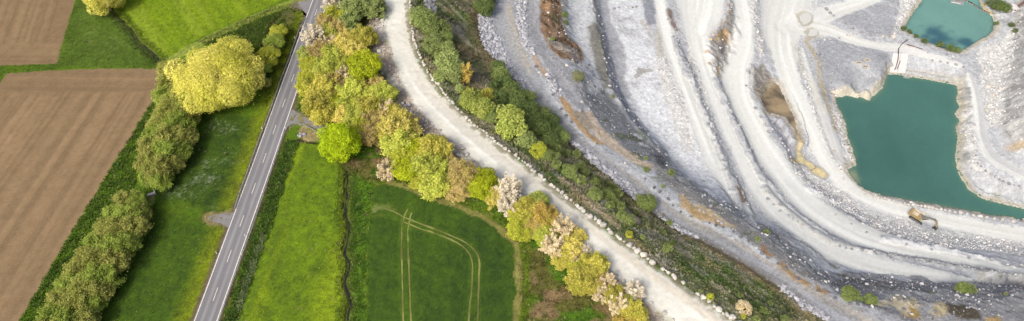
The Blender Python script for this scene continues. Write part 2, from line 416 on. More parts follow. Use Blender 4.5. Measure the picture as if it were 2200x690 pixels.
STREAM_N = smooth_line(flat_pts([(240, 22), (250, 32), (262, 42), (270, 54), (279, 60), (290, 75), (293, 84), (302, 93), (318, 105), (330, 115), (342, 128)], 0), 1.0, 1)
STREAM_C = smooth_line(flat_pts([(745, 366), (745, 400), (742, 440), (741, 465), (750, 480), (747, 510), (742, 530), (740, 547), (752, 565), (745, 590), (741, 615), (752, 637), (755, 655), (747, 670), (745, 690), (748, 720), (744, 780)], 0), 1.0, 1)
DITCH_NE = smooth_line(flat_pts([(604, 32), (590, 44), (583, 56), (578, 75), (572, 86), (565, 97)], 0), 1.0, 1)
FIELD_TRACK = [smooth_line(flat_pts(p, 0), 2, 2) for p in (
    [(345, 138), (385, 113), (430, 90), (471, 68), (532, 41), (582, 20), (623, 4), (650, -8)],
    [(360, 138), (400, 112), (466, 79), (504, 61), (547, 41), (597, 22), (630, 11)])]
TRAM = [smooth_line(flat_pts(p, 0), 2, 2) for p in (
    [(895, 430), (880, 443), (870, 455), (864, 475), (862, 520), (864, 595), (866, 690), (868, 800)],
    [(899, 437), (888, 448), (880, 465), (876, 490), (876, 520), (879, 595), (883, 690), (886, 800)],
    [(800, 440), (840, 452), (880, 473), (920, 487), (965, 505), (1000, 520), (1020, 535), (1031, 552), (1030, 585), (1026, 690), (1022, 800)],
    [(840, 462), (882, 485), (930, 500), (975, 517), (1000, 532), (1013, 548), (1016, 570), (1015, 600), (1007, 690), (1000, 800)])]
CROP_EDGE = smooth_line(flat_pts([(835, 391), (870, 403), (920, 420), (970, 438), (1025, 460), (1060, 478), (1087, 498), (1106, 524), (1115, 548), (1112, 620), (1110, 690), (1106, 800)], 0), 2, 2)

ROAD_C = smooth_line(flat_pts([(752.6, -180), (724, -100), (688.4, 0), (644.4, 125), (600, 250), (556, 375), (510.6, 500), (465.9, 625), (442, 690), (401, 800), (364, 900)], 0), 3.0, 6)
HAUL = world_pts([(832, -150), (828, 0), (822, 40), (832, 90), (848, 140), (868, 190), (893, 228), (928, 268), (963, 298), (1000, 330), (1050, 365), (1100, 402), (1170, 457), (1240, 517), (1300, 572), (1360, 627), (1410, 667), (1450, 700), (1580, 815),
                  (1760, 815), (1650, 738), (1580, 690), (1540, 664), (1470, 617), (1400, 568), (1330, 517), (1260, 462), (1200, 414), (1150, 371), (1100, 334), (1040, 288), (990, 244), (950, 203), (915, 157), (895, 115), (884, 60), (877, 0), (876, -150)])
HAUL_MID = smooth_line(world_pts([(852, -150), (850, 0), (852, 60), (868, 125), (895, 180), (945, 235), (1000, 285), (1070, 345), (1150, 410), (1230, 475), (1320, 550), (1400, 610), (1500, 680), (1640, 780)]), 3, 6)
HAUL_MARGIN = world_pts([(800, 20), (815, 10), (830, 10), (828, 60), (845, 120), (868, 180), (893, 222), (930, 262), (968, 295), (1005, 328), (1060, 368), (1110, 405), (1180, 460), (1245, 515), (1310, 575), (1370, 630), (1430, 680), (1480, 740), (1440, 740),
                         (1390, 690), (1340, 640), (1290, 590), (1230, 540), (1160, 470), (1040, 375), (985, 350), (950, 318), (910, 290), (880, 250), (850, 215), (830, 165), (800, 125), (795, 60)])
RIM = smooth_line(world_pts([(882, -120), (880, 0), (883, 48), (889, 84), (902, 119), (917, 150), (926, 164), (946, 189), (966, 215), (980, 230), (1010, 261), (1051, 292), (1086, 322), (1112, 337), (1132, 354), (1155, 374),
                             (1188, 402), (1206, 415), (1226, 432), (1246, 448), (1267, 465), (1300, 487), (1323, 508), (1348, 524), (1368, 538), (1389, 555), (1406, 567), (1424, 577), (1447, 594), (1469, 613), (1498, 633), (1518, 646), (1532, 657), (1551, 670), (1566, 681), (1579, 689), (1700, 775)]), 1.5, 2)
SLOPE_FOOT_PX = [(1045, -130), (1050, 0), (1030, 25), (1031, 70), (1045, 100), (1073, 132), (1100, 165), (1124, 198), (1185, 275), (1226, 308), (1262, 333), (1292, 360), (1318, 380), (1355, 418), (1372, 435), (1409, 460), (1432, 476), (1477, 502), (1500, 511), (1545, 536), (1590, 562), (1640, 592), (1680, 617), (1721, 645), (1759, 674), (1790, 700), (1900, 790)]
SLOPE = np.vstack([RIM[::4], world_pts(SLOPE_FOOT_PX)[::-1]])
TRACK = world_pts(SLOPE_FOOT_PX[:1] + [(1056, 0), (1060, 60), (1078, 90), (1103, 150), (1124, 196)] + SLOPE_FOOT_PX[8:] +
                  [(1960, 740), (1900, 690), (1865, 668), (1800, 648), (1745, 615), (1690, 582), (1640, 552), (1590, 520), (1530, 490), (1470, 462), (1420, 425), (1370, 385), (1320, 352), (1270, 312), (1225, 266), (1195, 225), (1165, 175), (1140, 132), (1120, 95), (1112, 40), (1112, -130)])
TRACK_MID = smooth_line(world_pts([(1086, -130), (1088, 0), (1096, 63), (1113, 112), (1141, 157), (1165, 188), (1203, 246), (1262, 302), (1350, 373), (1414, 424), (1465, 472), (1556, 514), (1620, 555), (1657, 581), (1738, 628), (1822, 676), (1950, 750)]), 3, 4)

APRONS = [flat_pts(p, 0) for p in (
    [(506, 456), (470, 461), (449, 463), (441, 470), (450, 477), (478, 480), (487, 487), (494, 493)],
    [(622, 240), (628, 234), (640, 243), (662, 255), (704, 264), (704, 286), (668, 272), (640, 265), (626, 266), (610, 284)],
    [(678, -4), (655, 3), (634, 6), (627, 14), (634, 18), (650, 22), (658, 30), (660, 42)])]
SLAB = world_pts([(1305, -60), (1312, 40), (1336, 94), (1346, 132), (1342, 175), (1352, 190), (1367, 235), (1378, 268), (1398, 300), (1432, 325), (1444, 356), (1484, 393), (1524, 421), (1570, 450), (1560, 420), (1525, 350), (1490, 300), (1470, 230), (1450, 180), (1415, 122), (1401, 89), (1384, 33), (1366, -60)])
SLAB_BEIGE = world_pts([(1372, 40), (1388, 42), (1402, 90), (1414, 124), (1440, 130), (1425, 60), (1412, 52), (1408, 100)])
RUBBLE = [world_pts(p) for p in (
    [(1405, 130), (1430, 118), (1462, 182), (1478, 250), (1494, 325), (1470, 330), (1448, 262), (1424, 190)],
    [(1474, 85), (1486, 100), (1510, 170), (1535, 260), (1552, 330), (1570, 390), (1556, 390), (1535, 320), (1505, 220), (1480, 140)],
    [(1702, 352), (1725, 358), (1748, 372), (1775, 395), (1815, 420), (1850, 442), (1900, 462), (1960, 470), (1990, 492), (2060, 500), (2130, 508), (2210, 520), (2330, 540), (2330, 565), (2200, 552), (2130, 540), (2060, 535), (1990, 528), (1940, 515), (1880, 492), (1840, 470), (1790, 440), (1740, 405), (1715, 378)],
    [(1716, 112), (1722, 110), (1738, 160), (1752, 215), (1768, 265), (1785, 310), (1800, 340), (1815, 362), (1800, 362), (1778, 325), (1752, 262), (1735, 205)],
    [(1790, 215), (1802, 239), (1815, 269), (1819, 292), (1830, 322), (1838, 350), (1815, 378), (1835, 400), (1822, 400), (1805, 368), (1808, 320), (1800, 290), (1788, 250)],
    [(2100, 100), (2140, 95), (2176, 60), (2180, 110), (2168, 165), (2158, 225), (2150, 270), (2125, 270), (2112, 200)],
    [(1935, 0), (1978, -5), (1950, 38), (1936, 62), (1926, 72), (1915, 72), (1930, 40)],
    [(2066, 240), (2090, 240), (2095, 300), (2100, 350), (2130, 376), (2125, 384), (2095, 372), (2075, 350), (2068, 300)],
    [(1600, 0), (1622, 0), (1632, 60), (1640, 120), (1632, 128), (1622, 80), (1612, 30)],
    [(1440, 40), (1450, 60), (1462, 110), (1480, 150), (1470, 150), (1450, 110)],
)]
RIPRAP = [world_pts(p) for p in (
    [(907, -20), (937, -20), (934, 20), (930, 36), (918, 22), (910, 12)],
    [(1058, -40), (1056, 10), (1055, 38), (1060, 68), (1076, 86), (1083, 109), (1092, 132), (1104, 150), (1120, 176), (1130, 198), (1122, 200), (1101, 166), (1074, 133), (1050, 116), (1034, 92), (1028, 60), (1027, 28), (1042, 30), (1045, -40)],
    [(1224, 300), (1262, 325), (1295, 352), (1325, 373), (1358, 402), (1372, 424), (1362, 430), (1345, 412), (1310, 382), (1282, 358), (1250, 330)],
    [(1408, 452), (1432, 470), (1455, 484), (1480, 498), (1503, 508), (1498, 514), (1470, 502), (1445, 488), (1420, 468)],
    [(1671, 612), (1680, 615), (1700, 628), (1726, 646), (1750, 664), (1790, 694), (1850, 740), (1835, 742), (1775, 694), (1735, 667), (1705, 645), (1680, 626)],
    [(1110, -40), (1130, -40), (1131, 40), (1130, 70), (1138, 98), (1152, 118), (1142, 118), (1127, 100), (1116, 75), (1112, 45)],
    [(1172, 160), (1182, 165), (1195, 182), (1206, 200), (1198, 204), (1184, 190)],
)]
OCHRE = [(world_pts(p), lin(*c) * KQ * np.array([1.10, 1.18, 1.40]), sft) for p, c, sft in (
    ([(1142, 118), (1152, 120), (1164, 140), (1178, 160), (1190, 178), (1182, 178), (1166, 160), (1152, 140)], (196, 168, 138), 1.0),
    ([(1203, 203), (1213, 210), (1228, 232), (1242, 258), (1262, 282), (1285, 300), (1302, 312), (1290, 312), (1262, 296), (1238, 268), (1215, 238), (1206, 220)], (188, 152, 108), .8),
    ([(1256, 238), (1270, 240), (1284, 262), (1300, 282), (1325, 305), (1345, 320), (1372, 335), (1385, 348), (1405, 355), (1398, 366), (1372, 355), (1350, 345), (1330, 330), (1308, 315), (1285, 298), (1268, 275)], (214, 190, 160), .8),
    ([(1230, 240), (1256, 240), (1272, 270), (1262, 282), (1245, 262)], (175, 158, 132), 1.0),
    ([(1460, 418), (1470, 420), (1482, 435), (1494, 445), (1520, 452), (1545, 470), (1560, 482), (1570, 490), (1555, 486), (1525, 476), (1500, 468), (1478, 458), (1466, 442)], (196, 166, 122), .8),
    ([(1488, 438), (1512, 440), (1530, 452), (1548, 464), (1566, 478), (1584, 486), (1580, 492), (1560, 484), (1530, 466), (1505, 452)], (212, 188, 150), .6),
    ([(1633, 525), (1642, 528), (1650, 540), (1662, 548), (1655, 550), (1640, 540)], (180, 140, 100), .6),
    ([(1672, 560), (1692, 572), (1705, 586), (1728, 600), (1745, 615), (1735, 617), (1712, 602), (1690, 584), (1672, 570)], (180, 150, 112), 1.0),
    ([(1752, 612), (1768, 622), (1785, 630), (1775, 634), (1758, 626)], (184, 150, 110), .8),
    ([(1885, 650), (1905, 648), (1912, 652), (1922, 635), (1938, 634), (1948, 642), (1962, 640), (1975, 655), (1970, 672), (1950, 682), (1935, 680), (1928, 668), (1915, 658), (1900, 660), (1884, 657)], (216, 196, 158), .8),
    ([(2005, 655), (2025, 652), (2036, 660), (2034, 678), (2015, 680), (2000, 672)], (200, 180, 138), .8),
    ([(1955, 660), (1972, 665), (1978, 680), (1962, 684), (1950, 676)], (180, 148, 92), .6),
    ([(2118, 682), (2140, 678), (2150, 690), (2120, 694)], (200, 165, 110), .6),
)]
BLUFF = world_pts([(1160, -30), (1200, -30), (1205, 40), (1215, 80), (1245, 100), (1254, 125), (1240, 140), (1228, 132), (1205, 125), (1180, 100), (1160, 60), (1162, 30)])
GREY_SLOPES = [(world_pts(p), lin(*c) * KQ, s) for p, c, s in (
    ([(1112, -60), (1172, -60), (1166, 20), (1160, 60), (1172, 95), (1205, 130), (1240, 170), (1252, 205), (1262, 225), (1250, 240), (1225, 215), (1200, 180), (1160, 118), (1132, 70)], (172, 172, 178), 1.5),
    ([(1252, 205), (1300, 190), (1322, 222), (1368, 278), (1410, 320), (1424, 345), (1418, 360), (1380, 340), (1340, 318), (1300, 285), (1270, 240)], (150, 152, 158), 1.5),
    ([(1262, 60), (1290, 50), (1302, 120), (1314, 190), (1300, 192), (1282, 150)], (140, 138, 134), 1.5),
    ([(1278, -60), (1306, -60), (1316, 50), (1338, 95), (1348, 135), (1345, 178), (1368, 235), (1395, 298), (1385, 292), (1345, 242), (1318, 195), (1304, 130), (1290, 60)], (174, 175, 184), 1.2),
    ([(1366, -60), (1402, -60), (1408, 52), (1396, 54), (1384, 35)], (158, 160, 172), 1.0),
    ([(1405, 355), (1425, 345), (1440, 372), (1480, 400), (1520, 428), (1565, 458), (1605, 488), (1650, 518), (1690, 548), (1725, 575), (1760, 602), (1785, 618), (1760, 612), (1720, 590), (1670, 555), (1620, 525), (1560, 485), (1500, 440), (1450, 410), (1410, 375)], (164, 162, 162), 1.2),
    ([(1400, 330), (1424, 338), (1434, 358), (1428, 366), (1412, 352)], (112, 113, 118), .8),
    ([(1760, 586), (1850, 595), (1930, 602), (2000, 606), (2090, 610), (2140, 592), (2210, 592), (2330, 600), (2330, 720), (1960, 700), (1890, 668), (1800, 625)], (178, 177, 181), 1.2),
    ([(1790, 600), (1850, 600), (1940, 612), (2000, 618), (1990, 626), (1900, 624), (1830, 622), (1795, 612)], (150, 149, 152), 1.0),
    ([(2030, 655), (2060, 655), (2105, 668), (2108, 685), (2060, 682), (2035, 670)], (112, 104, 92), 1.0),
    ([(2090, 610), (2120, 598), (2160, 594), (2210, 592), (2210, 640), (2140, 645), (2100, 630)], (164, 164, 170), 1.0),
)]
ISLAND = world_pts([(1572, 5), (1558, 45), (1535, 78), (1515, 102), (1512, 115), (1520, 138), (1528, 165), (1545, 172), (1560, 150), (1578, 115), (1590, 85), (1588, 40)])
DARKROCK = world_pts([(1606, 152), (1640, 135), (1658, 160), (1664, 178), (1650, 195), (1628, 214), (1618, 192)])
FROST = world_pts([(1644, 250), (1680, 255), (1698, 275), (1708, 300), (1705, 335), (1690, 338), (1672, 305), (1655, 275)])
PLATEAU = world_pts([(1750, 85), (1790, 80), (1830, 88), (1880, 108), (1915, 118), (1900, 155), (1895, 180), (1872, 203), (1830, 195), (1792, 205), (1785, 230), (1768, 200), (1762, 150)])
PLATEAU2 = world_pts([(1790, 20), (1830, 25), (1900, 0), (1960, -10), (1940, 55), (1920, 75), (1880, 78), (1840, 60), (1800, 40)])
WALL_E = world_pts([(2182, 0), (2184, 100), (2171, 163), (2163, 214), (2158, 275), (2180, 320), (2330, 340), (2330, -60), (2190, -60)])
SHORE = [world_pts(p) for p in ([(1905, 150), (1950, 156), (1988, 161), (2029, 168), (2056, 176), (2060, 170), (2040, 160), (2000, 152), (1950, 148), (1915, 145)],)]
CLIFF_CREAM = [(1791, 203), (1815, 199), (1840, 204), (1866, 209), (1894, 183)]
BARE = [world_pts(p) for p in ([(1346, 441), (1353, 456), (1368, 466), (1396, 474), (1374, 475), (1381, 489), (1361, 479), (1341, 453)], [(1442, 526), (1452, 530), (1466, 537), (1483, 542), (1470, 543), (1452, 536)], [(1455, 508), (1464, 510), (1470, 515), (1460, 514)])]
TRAIL = world_pts([(1205, 385), (1225, 402), (1241, 419), (1267, 440), (1292, 460), (1330, 490)])
STRAW_N = world_pts([(190, 60), (215, 58), (212, 80), (190, 110), (180, 95)])
STREAMLET = world_pts([(1738, 82), (1734, 92), (1742, 105), (1752, 122), (1760, 135), (1760, 165), (1768, 195), (1778, 225), (1790, 250), (1795, 280)])
STREAMLET2 = world_pts([(1702, 95), (1712, 112), (1722, 140), (1728, 165), (1745, 180), (1752, 200), (1765, 240)])

# ------------------------------------------------------------------ terrain grid
STEP = 0.5
gx = np.arange(GX0 + 2, GX1 - 2, STEP); gy = np.arange(GY0 + 2, GY1 - 2, STEP)
NX, NY = len(gx), len(gy)
VX, VY = np.meshgrid(gx, gy, indexing='ij')
VX = VX.ravel(); VY = VY.ravel()
VH = ground(VX, VY)
_px, _py = to_px(VX, VY, VH)
SEEN = (_px > -230) & (_px < 2440) & (_py > -160) & (_py < 850)
IDX = np.nonzero(SEEN)[0]
x, y, h = VX[IDX], VY[IDX], VH[IDX].copy()
_sl = np.hypot(*np.gradient(VH.reshape(NX, NY), STEP)).ravel()[IDX]

# frequently used noises
n_big = fbm(x, y, 40, 3, 1); n_mid = fbm(x, y, 9, 4, 2); n_fine = fbm(x, y, 2.4, 3, 3); n_spk = RNG.random(len(x))
n_clump = fbm(x, y, 1.6, 2, 8)
wx = x + (fbm(x, y, 5, 3, 21) - .5) * 3.2; wy = y + (fbm(x, y, 5, 3, 22) - .5) * 3.2      # ragged natural edges
wx2 = x + (fbm(x, y, 3, 2, 23) - .5) * 1.6; wy2 = y + (fbm(x, y, 3, 2, 24) - .5) * 1.6

zone = np.zeros(len(x), np.int16)
ZN = ['grassland', 'ploughed_field', 'ploughed_field', 'hay_meadow', 'mown_meadow', 'crop_field', 'belt_ground', 'haul_road', 'overgrown_slope', 'grey_track', 'quarry_ground', 'white_lane', 'tall_grass_verge']
rim_d, rim_s, _ = dist_line(x, y, RIM, 400.0)
QUARRY = rim_s < 0                               # east of the boulder row

col = np.zeros((len(x), 3))


def put(c, m):
    global col
    m = np.clip(m, 0, 1)[:, None]
    col = col * (1 - m) + np.asarray(c) * m


def vary(c, a, n):
    return np.asarray(c)[None, :] * (1 + a * (n - .5) * 2)[:, None]


# ---- grassland
G = lambda r, g, b: lin(r, g, b) * KL
col[:] = vary(G(98, 126, 30), .30, n_mid)
put(vary(G(120, 140, 52), .25, n_fine), sstep(.50, .72, fbm(x, y, 6, 3, 31)) * .55)
put(vary(G(72, 94, 26), .3, n_fine), sstep(.52, .7, fbm(x, y, 14, 3, 32)) * .6)
# the western meadow between stream and plough land: duller, with old hay and wheel marks
m_nw = poly_sd(x, y, flat_pts([(161, -100), (161, 0), (140, 70), (122, 137), (120, 147), (340, 147), (342, 128), (300, 92), (262, 42), (240, 22), (232, -100)], 0))
put(vary(G(86, 106, 46), .34, n_mid), sstep(-1, 1.5, m_nw) * .85)
put(vary(G(150, 145, 92), .2, n_fine), sstep(-1, 5, poly_sd(wx, wy, STRAW_N)) * .55 * sstep(.35, .6, n_fine))
_ruts = np.sin((x * .55 + y * .83) * 1.9 + n_big * 9) * .5 + .5
put(G(128, 140, 82), sstep(2, 6, m_nw) * _ruts * .35 * sstep(.45, .6, n_big))
sd = poly_sd(x, y, MEADOW_N)
_mow = fbm((x * .82 + y * .57) * 1.0, (y * .82 - x * .57) * .08, 2.2, 3, 41)
put(vary(G(122, 146, 18), .34, _mow * .6 + n_fine * .4), sstep(-.8, .8, sd))
put(G(150, 168, 66), sstep(.54, .70, fbm((x * .82 + y * .57), (y * .82 - x * .57) * .03, 4, 2, 42)) * .5 * sstep(0, 3, sd))
zone[sd > 0] = 3
m_ne = poly_sd(x, y, flat_pts([(420, 92), (500, 54), (580, 18), (640, 8), (655, 38), (600, 180), (570, 235), (560, 140), (520, 110)], 0))
put(vary(G(82, 104, 24), .42, n_fine), sstep(-1.5, 2.5, m_ne))  # darker meadow, with the willow's shadow painted into its green
put(vary(G(142, 132, 96), .25, n_fine), sstep(-1, 3, poly_sd(wx, wy, flat_pts([(595, 30), (625, 18), (640, 24), (632, 50), (618, 70), (610, 62), (600, 45)], 0))) * .75 * sstep(.3, .6, n_clump))
sd = poly_sd(wx, wy, MEADOW_W)
put(vary(G(68, 90, 34), .38, n_fine), sstep(-3, 3, sd) * .9)  # less lit meadow: upper hedge's shade put into the darker green
put(G(165, 172, 150), sstep(0, 4, sd) * sstep(.5, .8, n_spk * .6 + n_clump * .4) * sstep(.45, .65, fbm(x, y, 7, 3, 44)) * .38)
sd = poly_sd(wx, wy, MEADOW_SW)
put(vary(G(74, 98, 24), .32, n_fine), sstep(-3, 3, sd) * .9)  # shade beside the lower hedge painted as darker green
# bank between plough land and the hedges
m_bank = poly_sd(x, y, flat_pts([(349, 152), (355, 200), (345, 260), (300, 340), (290, 400), (230, 470), (160, 560), (100, 650), (60, 740), (-20, 800), (42, 690), (150, 505), (247, 347), (330, 215)], 0))
_lay = fbm((x * .5 - y * .86) * 1.0, (y * .5 + x * .86) * .25, 1.5, 2, 47)
put(vary(G(88, 116, 30), .45, _lay), sstep(-.6, .8, m_bank) * .9)
# grass strips by the road; the western one painted brighter as sunlit
rd, rs, ra = dist_line(x, y, ROAD_C, 30.0)
put(vary(G(130, 142, 34), .34, n_fine), sstep(11, 5, rd) * (rs > 0) * .8)
sd = poly_sd(wx2, wy2, DARK_VERGE)
put(vary(G(80, 106, 40), .45, n_clump), sstep(-.6, .8, sd)); zone[sd > 0] = 12
sd = poly_sd(wx2, wy2, MEADOW_C)
_row = fbm(x * 1.0 - y * .12, y * .05, 2.6, 2, 51)
put(vary(G(110, 134, 8), .28, n_fine), sstep(-.6, .8, sd))
put(vary(G(138, 156, 46), .2, _row), sstep(0, 1, sd) * sstep(16, 2, sd) * sstep(.42, .66, _row) * .7)
put(G(90, 112, 10), sstep(0, 2, sd) * sstep(.5, .7, fbm(x, y, 4, 3, 52)) * .45)
zone[sd > 0] = 4
_vl, _, _ = dist_line(x, y, smooth_line(flat_pts([(567, 505), (556, 535), (546, 562), (538, 590), (528, 612), (519, 645), (508, 690)], 0), 2, 1), 4)
put(G(120, 132, 92), sstep(.7, .2, _vl) * sstep(.3, .6, n_clump) * .8)
sd = poly_sd(wx2, wy2, STRIP)
put(vary(G(88, 120, 36), .42, fbm(x, y * .7, 1.6, 2, 54)), sstep(-.5, .8, sd))
# growing grain with tram lines
sd = poly_sd(x, y, CROP)
_drill = fbm(x, y * .06, .9, 2, 56)
put(vary(G(70, 94, 24), .34, _drill * .5 + n_fine * .5), sstep(-.4, .5, sd))
put(vary(G(56, 78, 20), .24, n_fine), sstep(0, .5, sd) * sstep(.5, .7, n_big) * .6)
put(G(132, 140, 84), sstep(0, 1, sd) * sstep(3.2, .3, np.hypot((x - flat_pts([(812, 452)], 0)[0, 0]) / 2.6, y - flat_pts([(812, 452)], 0)[0, 1])) * sstep(.35, .6, fbm(x * .4, y, 1.5, 2, 57)) * .95)
put(G(126, 140, 80), sstep(0, 1, sd) * sstep(.60, .72, fbm(x, y * .5, 2.4, 3, 58)) * sstep(5, 1, np.hypot(x - flat_pts([(972, 558)], 0)[0, 0], y - flat_pts([(972, 558)], 0)[0, 1])) * .8)
tram_d = np.min([dist_line(x, y, t, 6)[0] for t in TRAM], axis=0)
put(vary(G(96, 120, 54), .25, n_fine), sstep(.6, .1, tram_d) * .25 * (sd > 0))
zone[sd > 0] = 5
# tree belt floor and the rough ground south of it
belt = world_pts([(690, -120), (668, 60), (650, 150), (640, 235), (690, 285), (705, 330), (740, 360), (800, 392), (840, 388), (920, 415), (1025, 455), (1090, 495), (1118, 545), (1115, 800), (1560, 800), (1440, 690), (1300, 570), (1170, 456), (1050, 362), (930, 266), (870, 188), (835, 90), (825, 0), (828, -120)])
sd = poly_sd(wx, wy, belt)
put(vary(G(106, 104, 56), .35, n_fine), sstep(-1, 1, sd))
put(vary(G(84, 118, 34), .3, n_fine), sstep(-1, 1, sd) * sstep(.42, .58, n_mid))
put(vary(G(146, 122, 92), .25, n_fine), sstep(0, 2, sd) * sstep(.56, .68, fbm(x, y, 5, 3, 61)) * .85)
zone[sd > 0] = 6
for t, c, wd in ((CROP_EDGE, (162, 148, 96), .7),):
    d, _, _ = dist_line(wx2, wy2, t, 6)
    put(vary(G(*c), .2, n_fine), sstep(wd + .1, wd * .2, d) * .55)
    put(vary(G(98, 118, 34), .3, n_fine), sstep(3.4, 2.4, d) * sstep(wd, wd + .5, d) * (sd > 0))
for t in FIELD_TRACK:
    d, _, _ = dist_line(x, y, t, 6)
    put(vary(G(158, 168, 84), .2, n_fine), sstep(.8, .15, d) * .7)
# stream and ditches: narrow cuts with wet dark soil
for t, wd, dep, pale in ((STREAM_C, .3, .4, (138, 142, 80)), (STREAM_N, .2, .3, (120, 130, 80)), (DITCH_NE, .5, .5, (124, 130, 80))):
    d, _, _ = dist_line(x + (n_fine - .5) * 1.0, y, t, 8)
    put(vary(G(*pale), .3, n_fine), sstep(1.5, .5, d) * .35)
    put(G(70, 66, 46), sstep(wd + .15, wd - .3, d) * .6)
    h -= dep * sstep(wd + .4, wd * .2, d)
# aprons and the culvert mouth by the road
for P_ in APRONS:
    sd = poly_sd(x, y, P_)
    k_ = sstep(-1.2, -.3, sd); h = h * (1 - k_)
    put(vary(G(150, 138, 112), .25, n_fine), sstep(-1.6, -.3, sd + (n_clump - .5)) * .8)
sd = poly_sd(wx2, wy2, flat_pts([(640, 280), (655, 274), (682, 284), (688, 298), (668, 304), (648, 306), (641, 294)], 0))
put(vary(G(168, 148, 112), .25, n_fine), sstep(-1, 1, sd) * .9)
sd = poly_sd(x, y, flat_pts([(646, 296), (650, 300), (662, 303), (680, 304), (690, 306), (690, 309), (668, 308), (648, 304)], 0))
put(G(48, 42, 36), sstep(-.3, .3, sd)); h -= sstep(-.3, .5, sd) * .8  # darkness of the hole painted into the cut
sd = poly_sd(wx2, wy2, flat_pts([(430, 460), (450, 456), (470, 460), (470, 484), (450, 484), (436, 474)], 0))
put(vary(G(150, 132, 88), .25, n_fine), sstep(-1, 1.5, sd) * .8)
sd = poly_sd(wx2, wy2, flat_pts([(316, 420), (330, 415), (336, 422), (326, 440), (316, 440)], 0))
put(vary(G(165, 150, 118), .2, n_fine), sstep(-.5, 1, sd) * .8)
# plough land
for P_, dirs, k in ((PLOUGH_A, ((161, 0), (122, 137)), 1), (PLOUGH_B, ((247, 347), (42, 690)), 2)):
    sd = poly_sd(x, y, P_)
    a_, b_ = flat_pts(dirs, 0); dv = (b_ - a_) / np.linalg.norm(b_ - a_)
    across = x * dv[1] - y * dv[0]; alng = x * dv[0] + y * dv[1]
    if k == 2:
        top_d, _, _ = dist_line(x, y, flat_pts([(14, 158), (100, 152), (200, 148), (300, 147), (349, 150)], 0), 30)
    else:
        top_d, _, _ = dist_line(x, y, flat_pts([(-300, 146), (0, 141), (60, 139), (122, 137)], 0), 30)
    wgt = sstep(9.5, 12.5, top_d + (n_mid - .5) * 3)
    st1 = fbm(across, alng * .003, 3.2, 2, 63 + k) * .35 + vnoise(across, alng * .003, 1.15, 65) * .65
    st2 = fbm(y + x * .02, x * .012, 2.6, 3, 64 + k)
    st = st1 * wgt + st2 * (1 - wgt)
    soil = vary(G(146, 122, 95), .26, st) * (1 + .10 * (n_fine - .5) * 2)[:, None] * (1 + .08 * (n_big - .5) * 2)[:, None]
    put(soil, sstep(-.25, .25, sd + (n_clump - .5) * .5))
    h += np.where(sd > 0, (st - .5) * .10 + (n_spk - .5) * .05, 0)
    zone[sd > 0] = k
    if k == 2:                                     # a few single wheel lines
        for off in (9.0, 10.9):
            e = np.abs(sd - off - .4 * (n_big - .5))
            put(G(134, 108, 86), sstep(.5, .1, e) * wgt * .5 * (sd > 0))
h += np.where((zone != 1) & (zone != 2) & (~QUARRY), (n_clump - .5) * .30 + (n_spk - .5) * .10, 0)
h += np.where((zone == 12) | (zone == 6), (n_clump - .5) * .5, 0)
h = h - np.where(tram_d < 1.2, (n_clump - .5) * .30 + (n_spk - .5) * .10, 0) * sstep(1.1, .6, tram_d)
# road bed
rdx = sstep(4.6, 3.4, rd)
h = h * (1 - rdx) + 0.0 * rdx
put(vary(G(112, 98, 78), .25, n_fine), sstep(4.9, 3.9, rd + (n_clump - .5) * .8) * .9)

# ---- haul road
sdm = poly_sd(wx, wy, HAUL_MARGIN)
put(vary(G(190, 174, 162), .22, n_fine), sstep(-1.5, 1.0, sdm) * .9)
put(vary(G(218, 212, 206), .2, n_fine), sstep(-1, 1, sdm) * sstep(.48, .62, n_mid) * .8)
h += np.where(sdm > 0, (n_fine - .5) * .5 + (n_spk - .5) * .2, 0) * (~QUARRY)
sdh = poly_sd(wx2, wy2, HAUL)
hd, hs, ha = dist_line(x, y, HAUL_MID, 30)
hoff = hd * hs
put(vary(G(232, 228, 221), .06, n_mid) , sstep(-.9, 1.2, sdh))
_stk = fbm(hoff, ha * .02, 1.6, 3, 71)
put(vary(G(244, 242, 238), .04, n_fine), sstep(.5, 2.5, sdh) * sstep(.48, .66, _stk) * .8)
put(vary(G(212, 206, 198), .06, n_fine), sstep(.5, 2.5, sdh) * sstep(.56, .72, fbm(hoff, ha * .03, 2.3, 2, 72)) * .55)
put(vary(G(226, 212, 192), .05, n_fine), sstep(.5, 2.5, sdh) * sstep(.55, .75, fbm(hoff, ha * .02, 6, 2, 73)) * .5)
zone[sdh > 0] = 7
h += np.where(sdh > 0, (fbm(hoff, ha * .1, 1.2, 2, 74) - .5) * .10, 0)
dr, _, _ = dist_line(x, y, RIM, 6)
put(vary(G(150, 142, 118), .25, n_fine), sstep(2.0, .9, dr) * sstep(.3, .6, n_clump) * .85)

# ---- quarry
Q = lambda r, g, b: lin(r, g, b) * KQ
W_L = lambda r, g, b: lin(r, g, b) * .635
qm = QUARRY & (rim_d > .6)
qf = qm.astype(float)
rock_base = vary(Q(204, 205, 212), .10, n_mid) * (1 + .10 * (n_fine - .5) * 2)[:, None]
put(rock_base, qf)
zone[qm] = 10
# steep faces: strata and cracks
steep = sstep(.55, 1.0, _sl) * qf
strata = fbm(x * .15 + h * 1.2, y * .15 + h * .35, 1.4, 3, 81)
put(vary(Q(182, 180, 178), .30, strata), steep * .9)
put(vary(Q(214, 211, 206), .15, n_fine), steep * sstep(.55, .68, fbm(x, y, 6, 3, 82)) * .7)
h += qf * (sstep(.35, .9, _sl) * ((fbm(x, y, 2.4, 3, 83) - .5) * 1.4 + (.25 - np.abs(fbm(x, y, 6, 3, 84) - .5)) * 3.0))
for P_, c, s in GREY_SLOPES:
    sd = poly_sd(wx2, wy2, P_)
    put(vary(c, .16, n_fine) * (1 + .12 * (n_mid - .5) * 2)[:, None], sstep(-s, s * .6, sd) * qf)
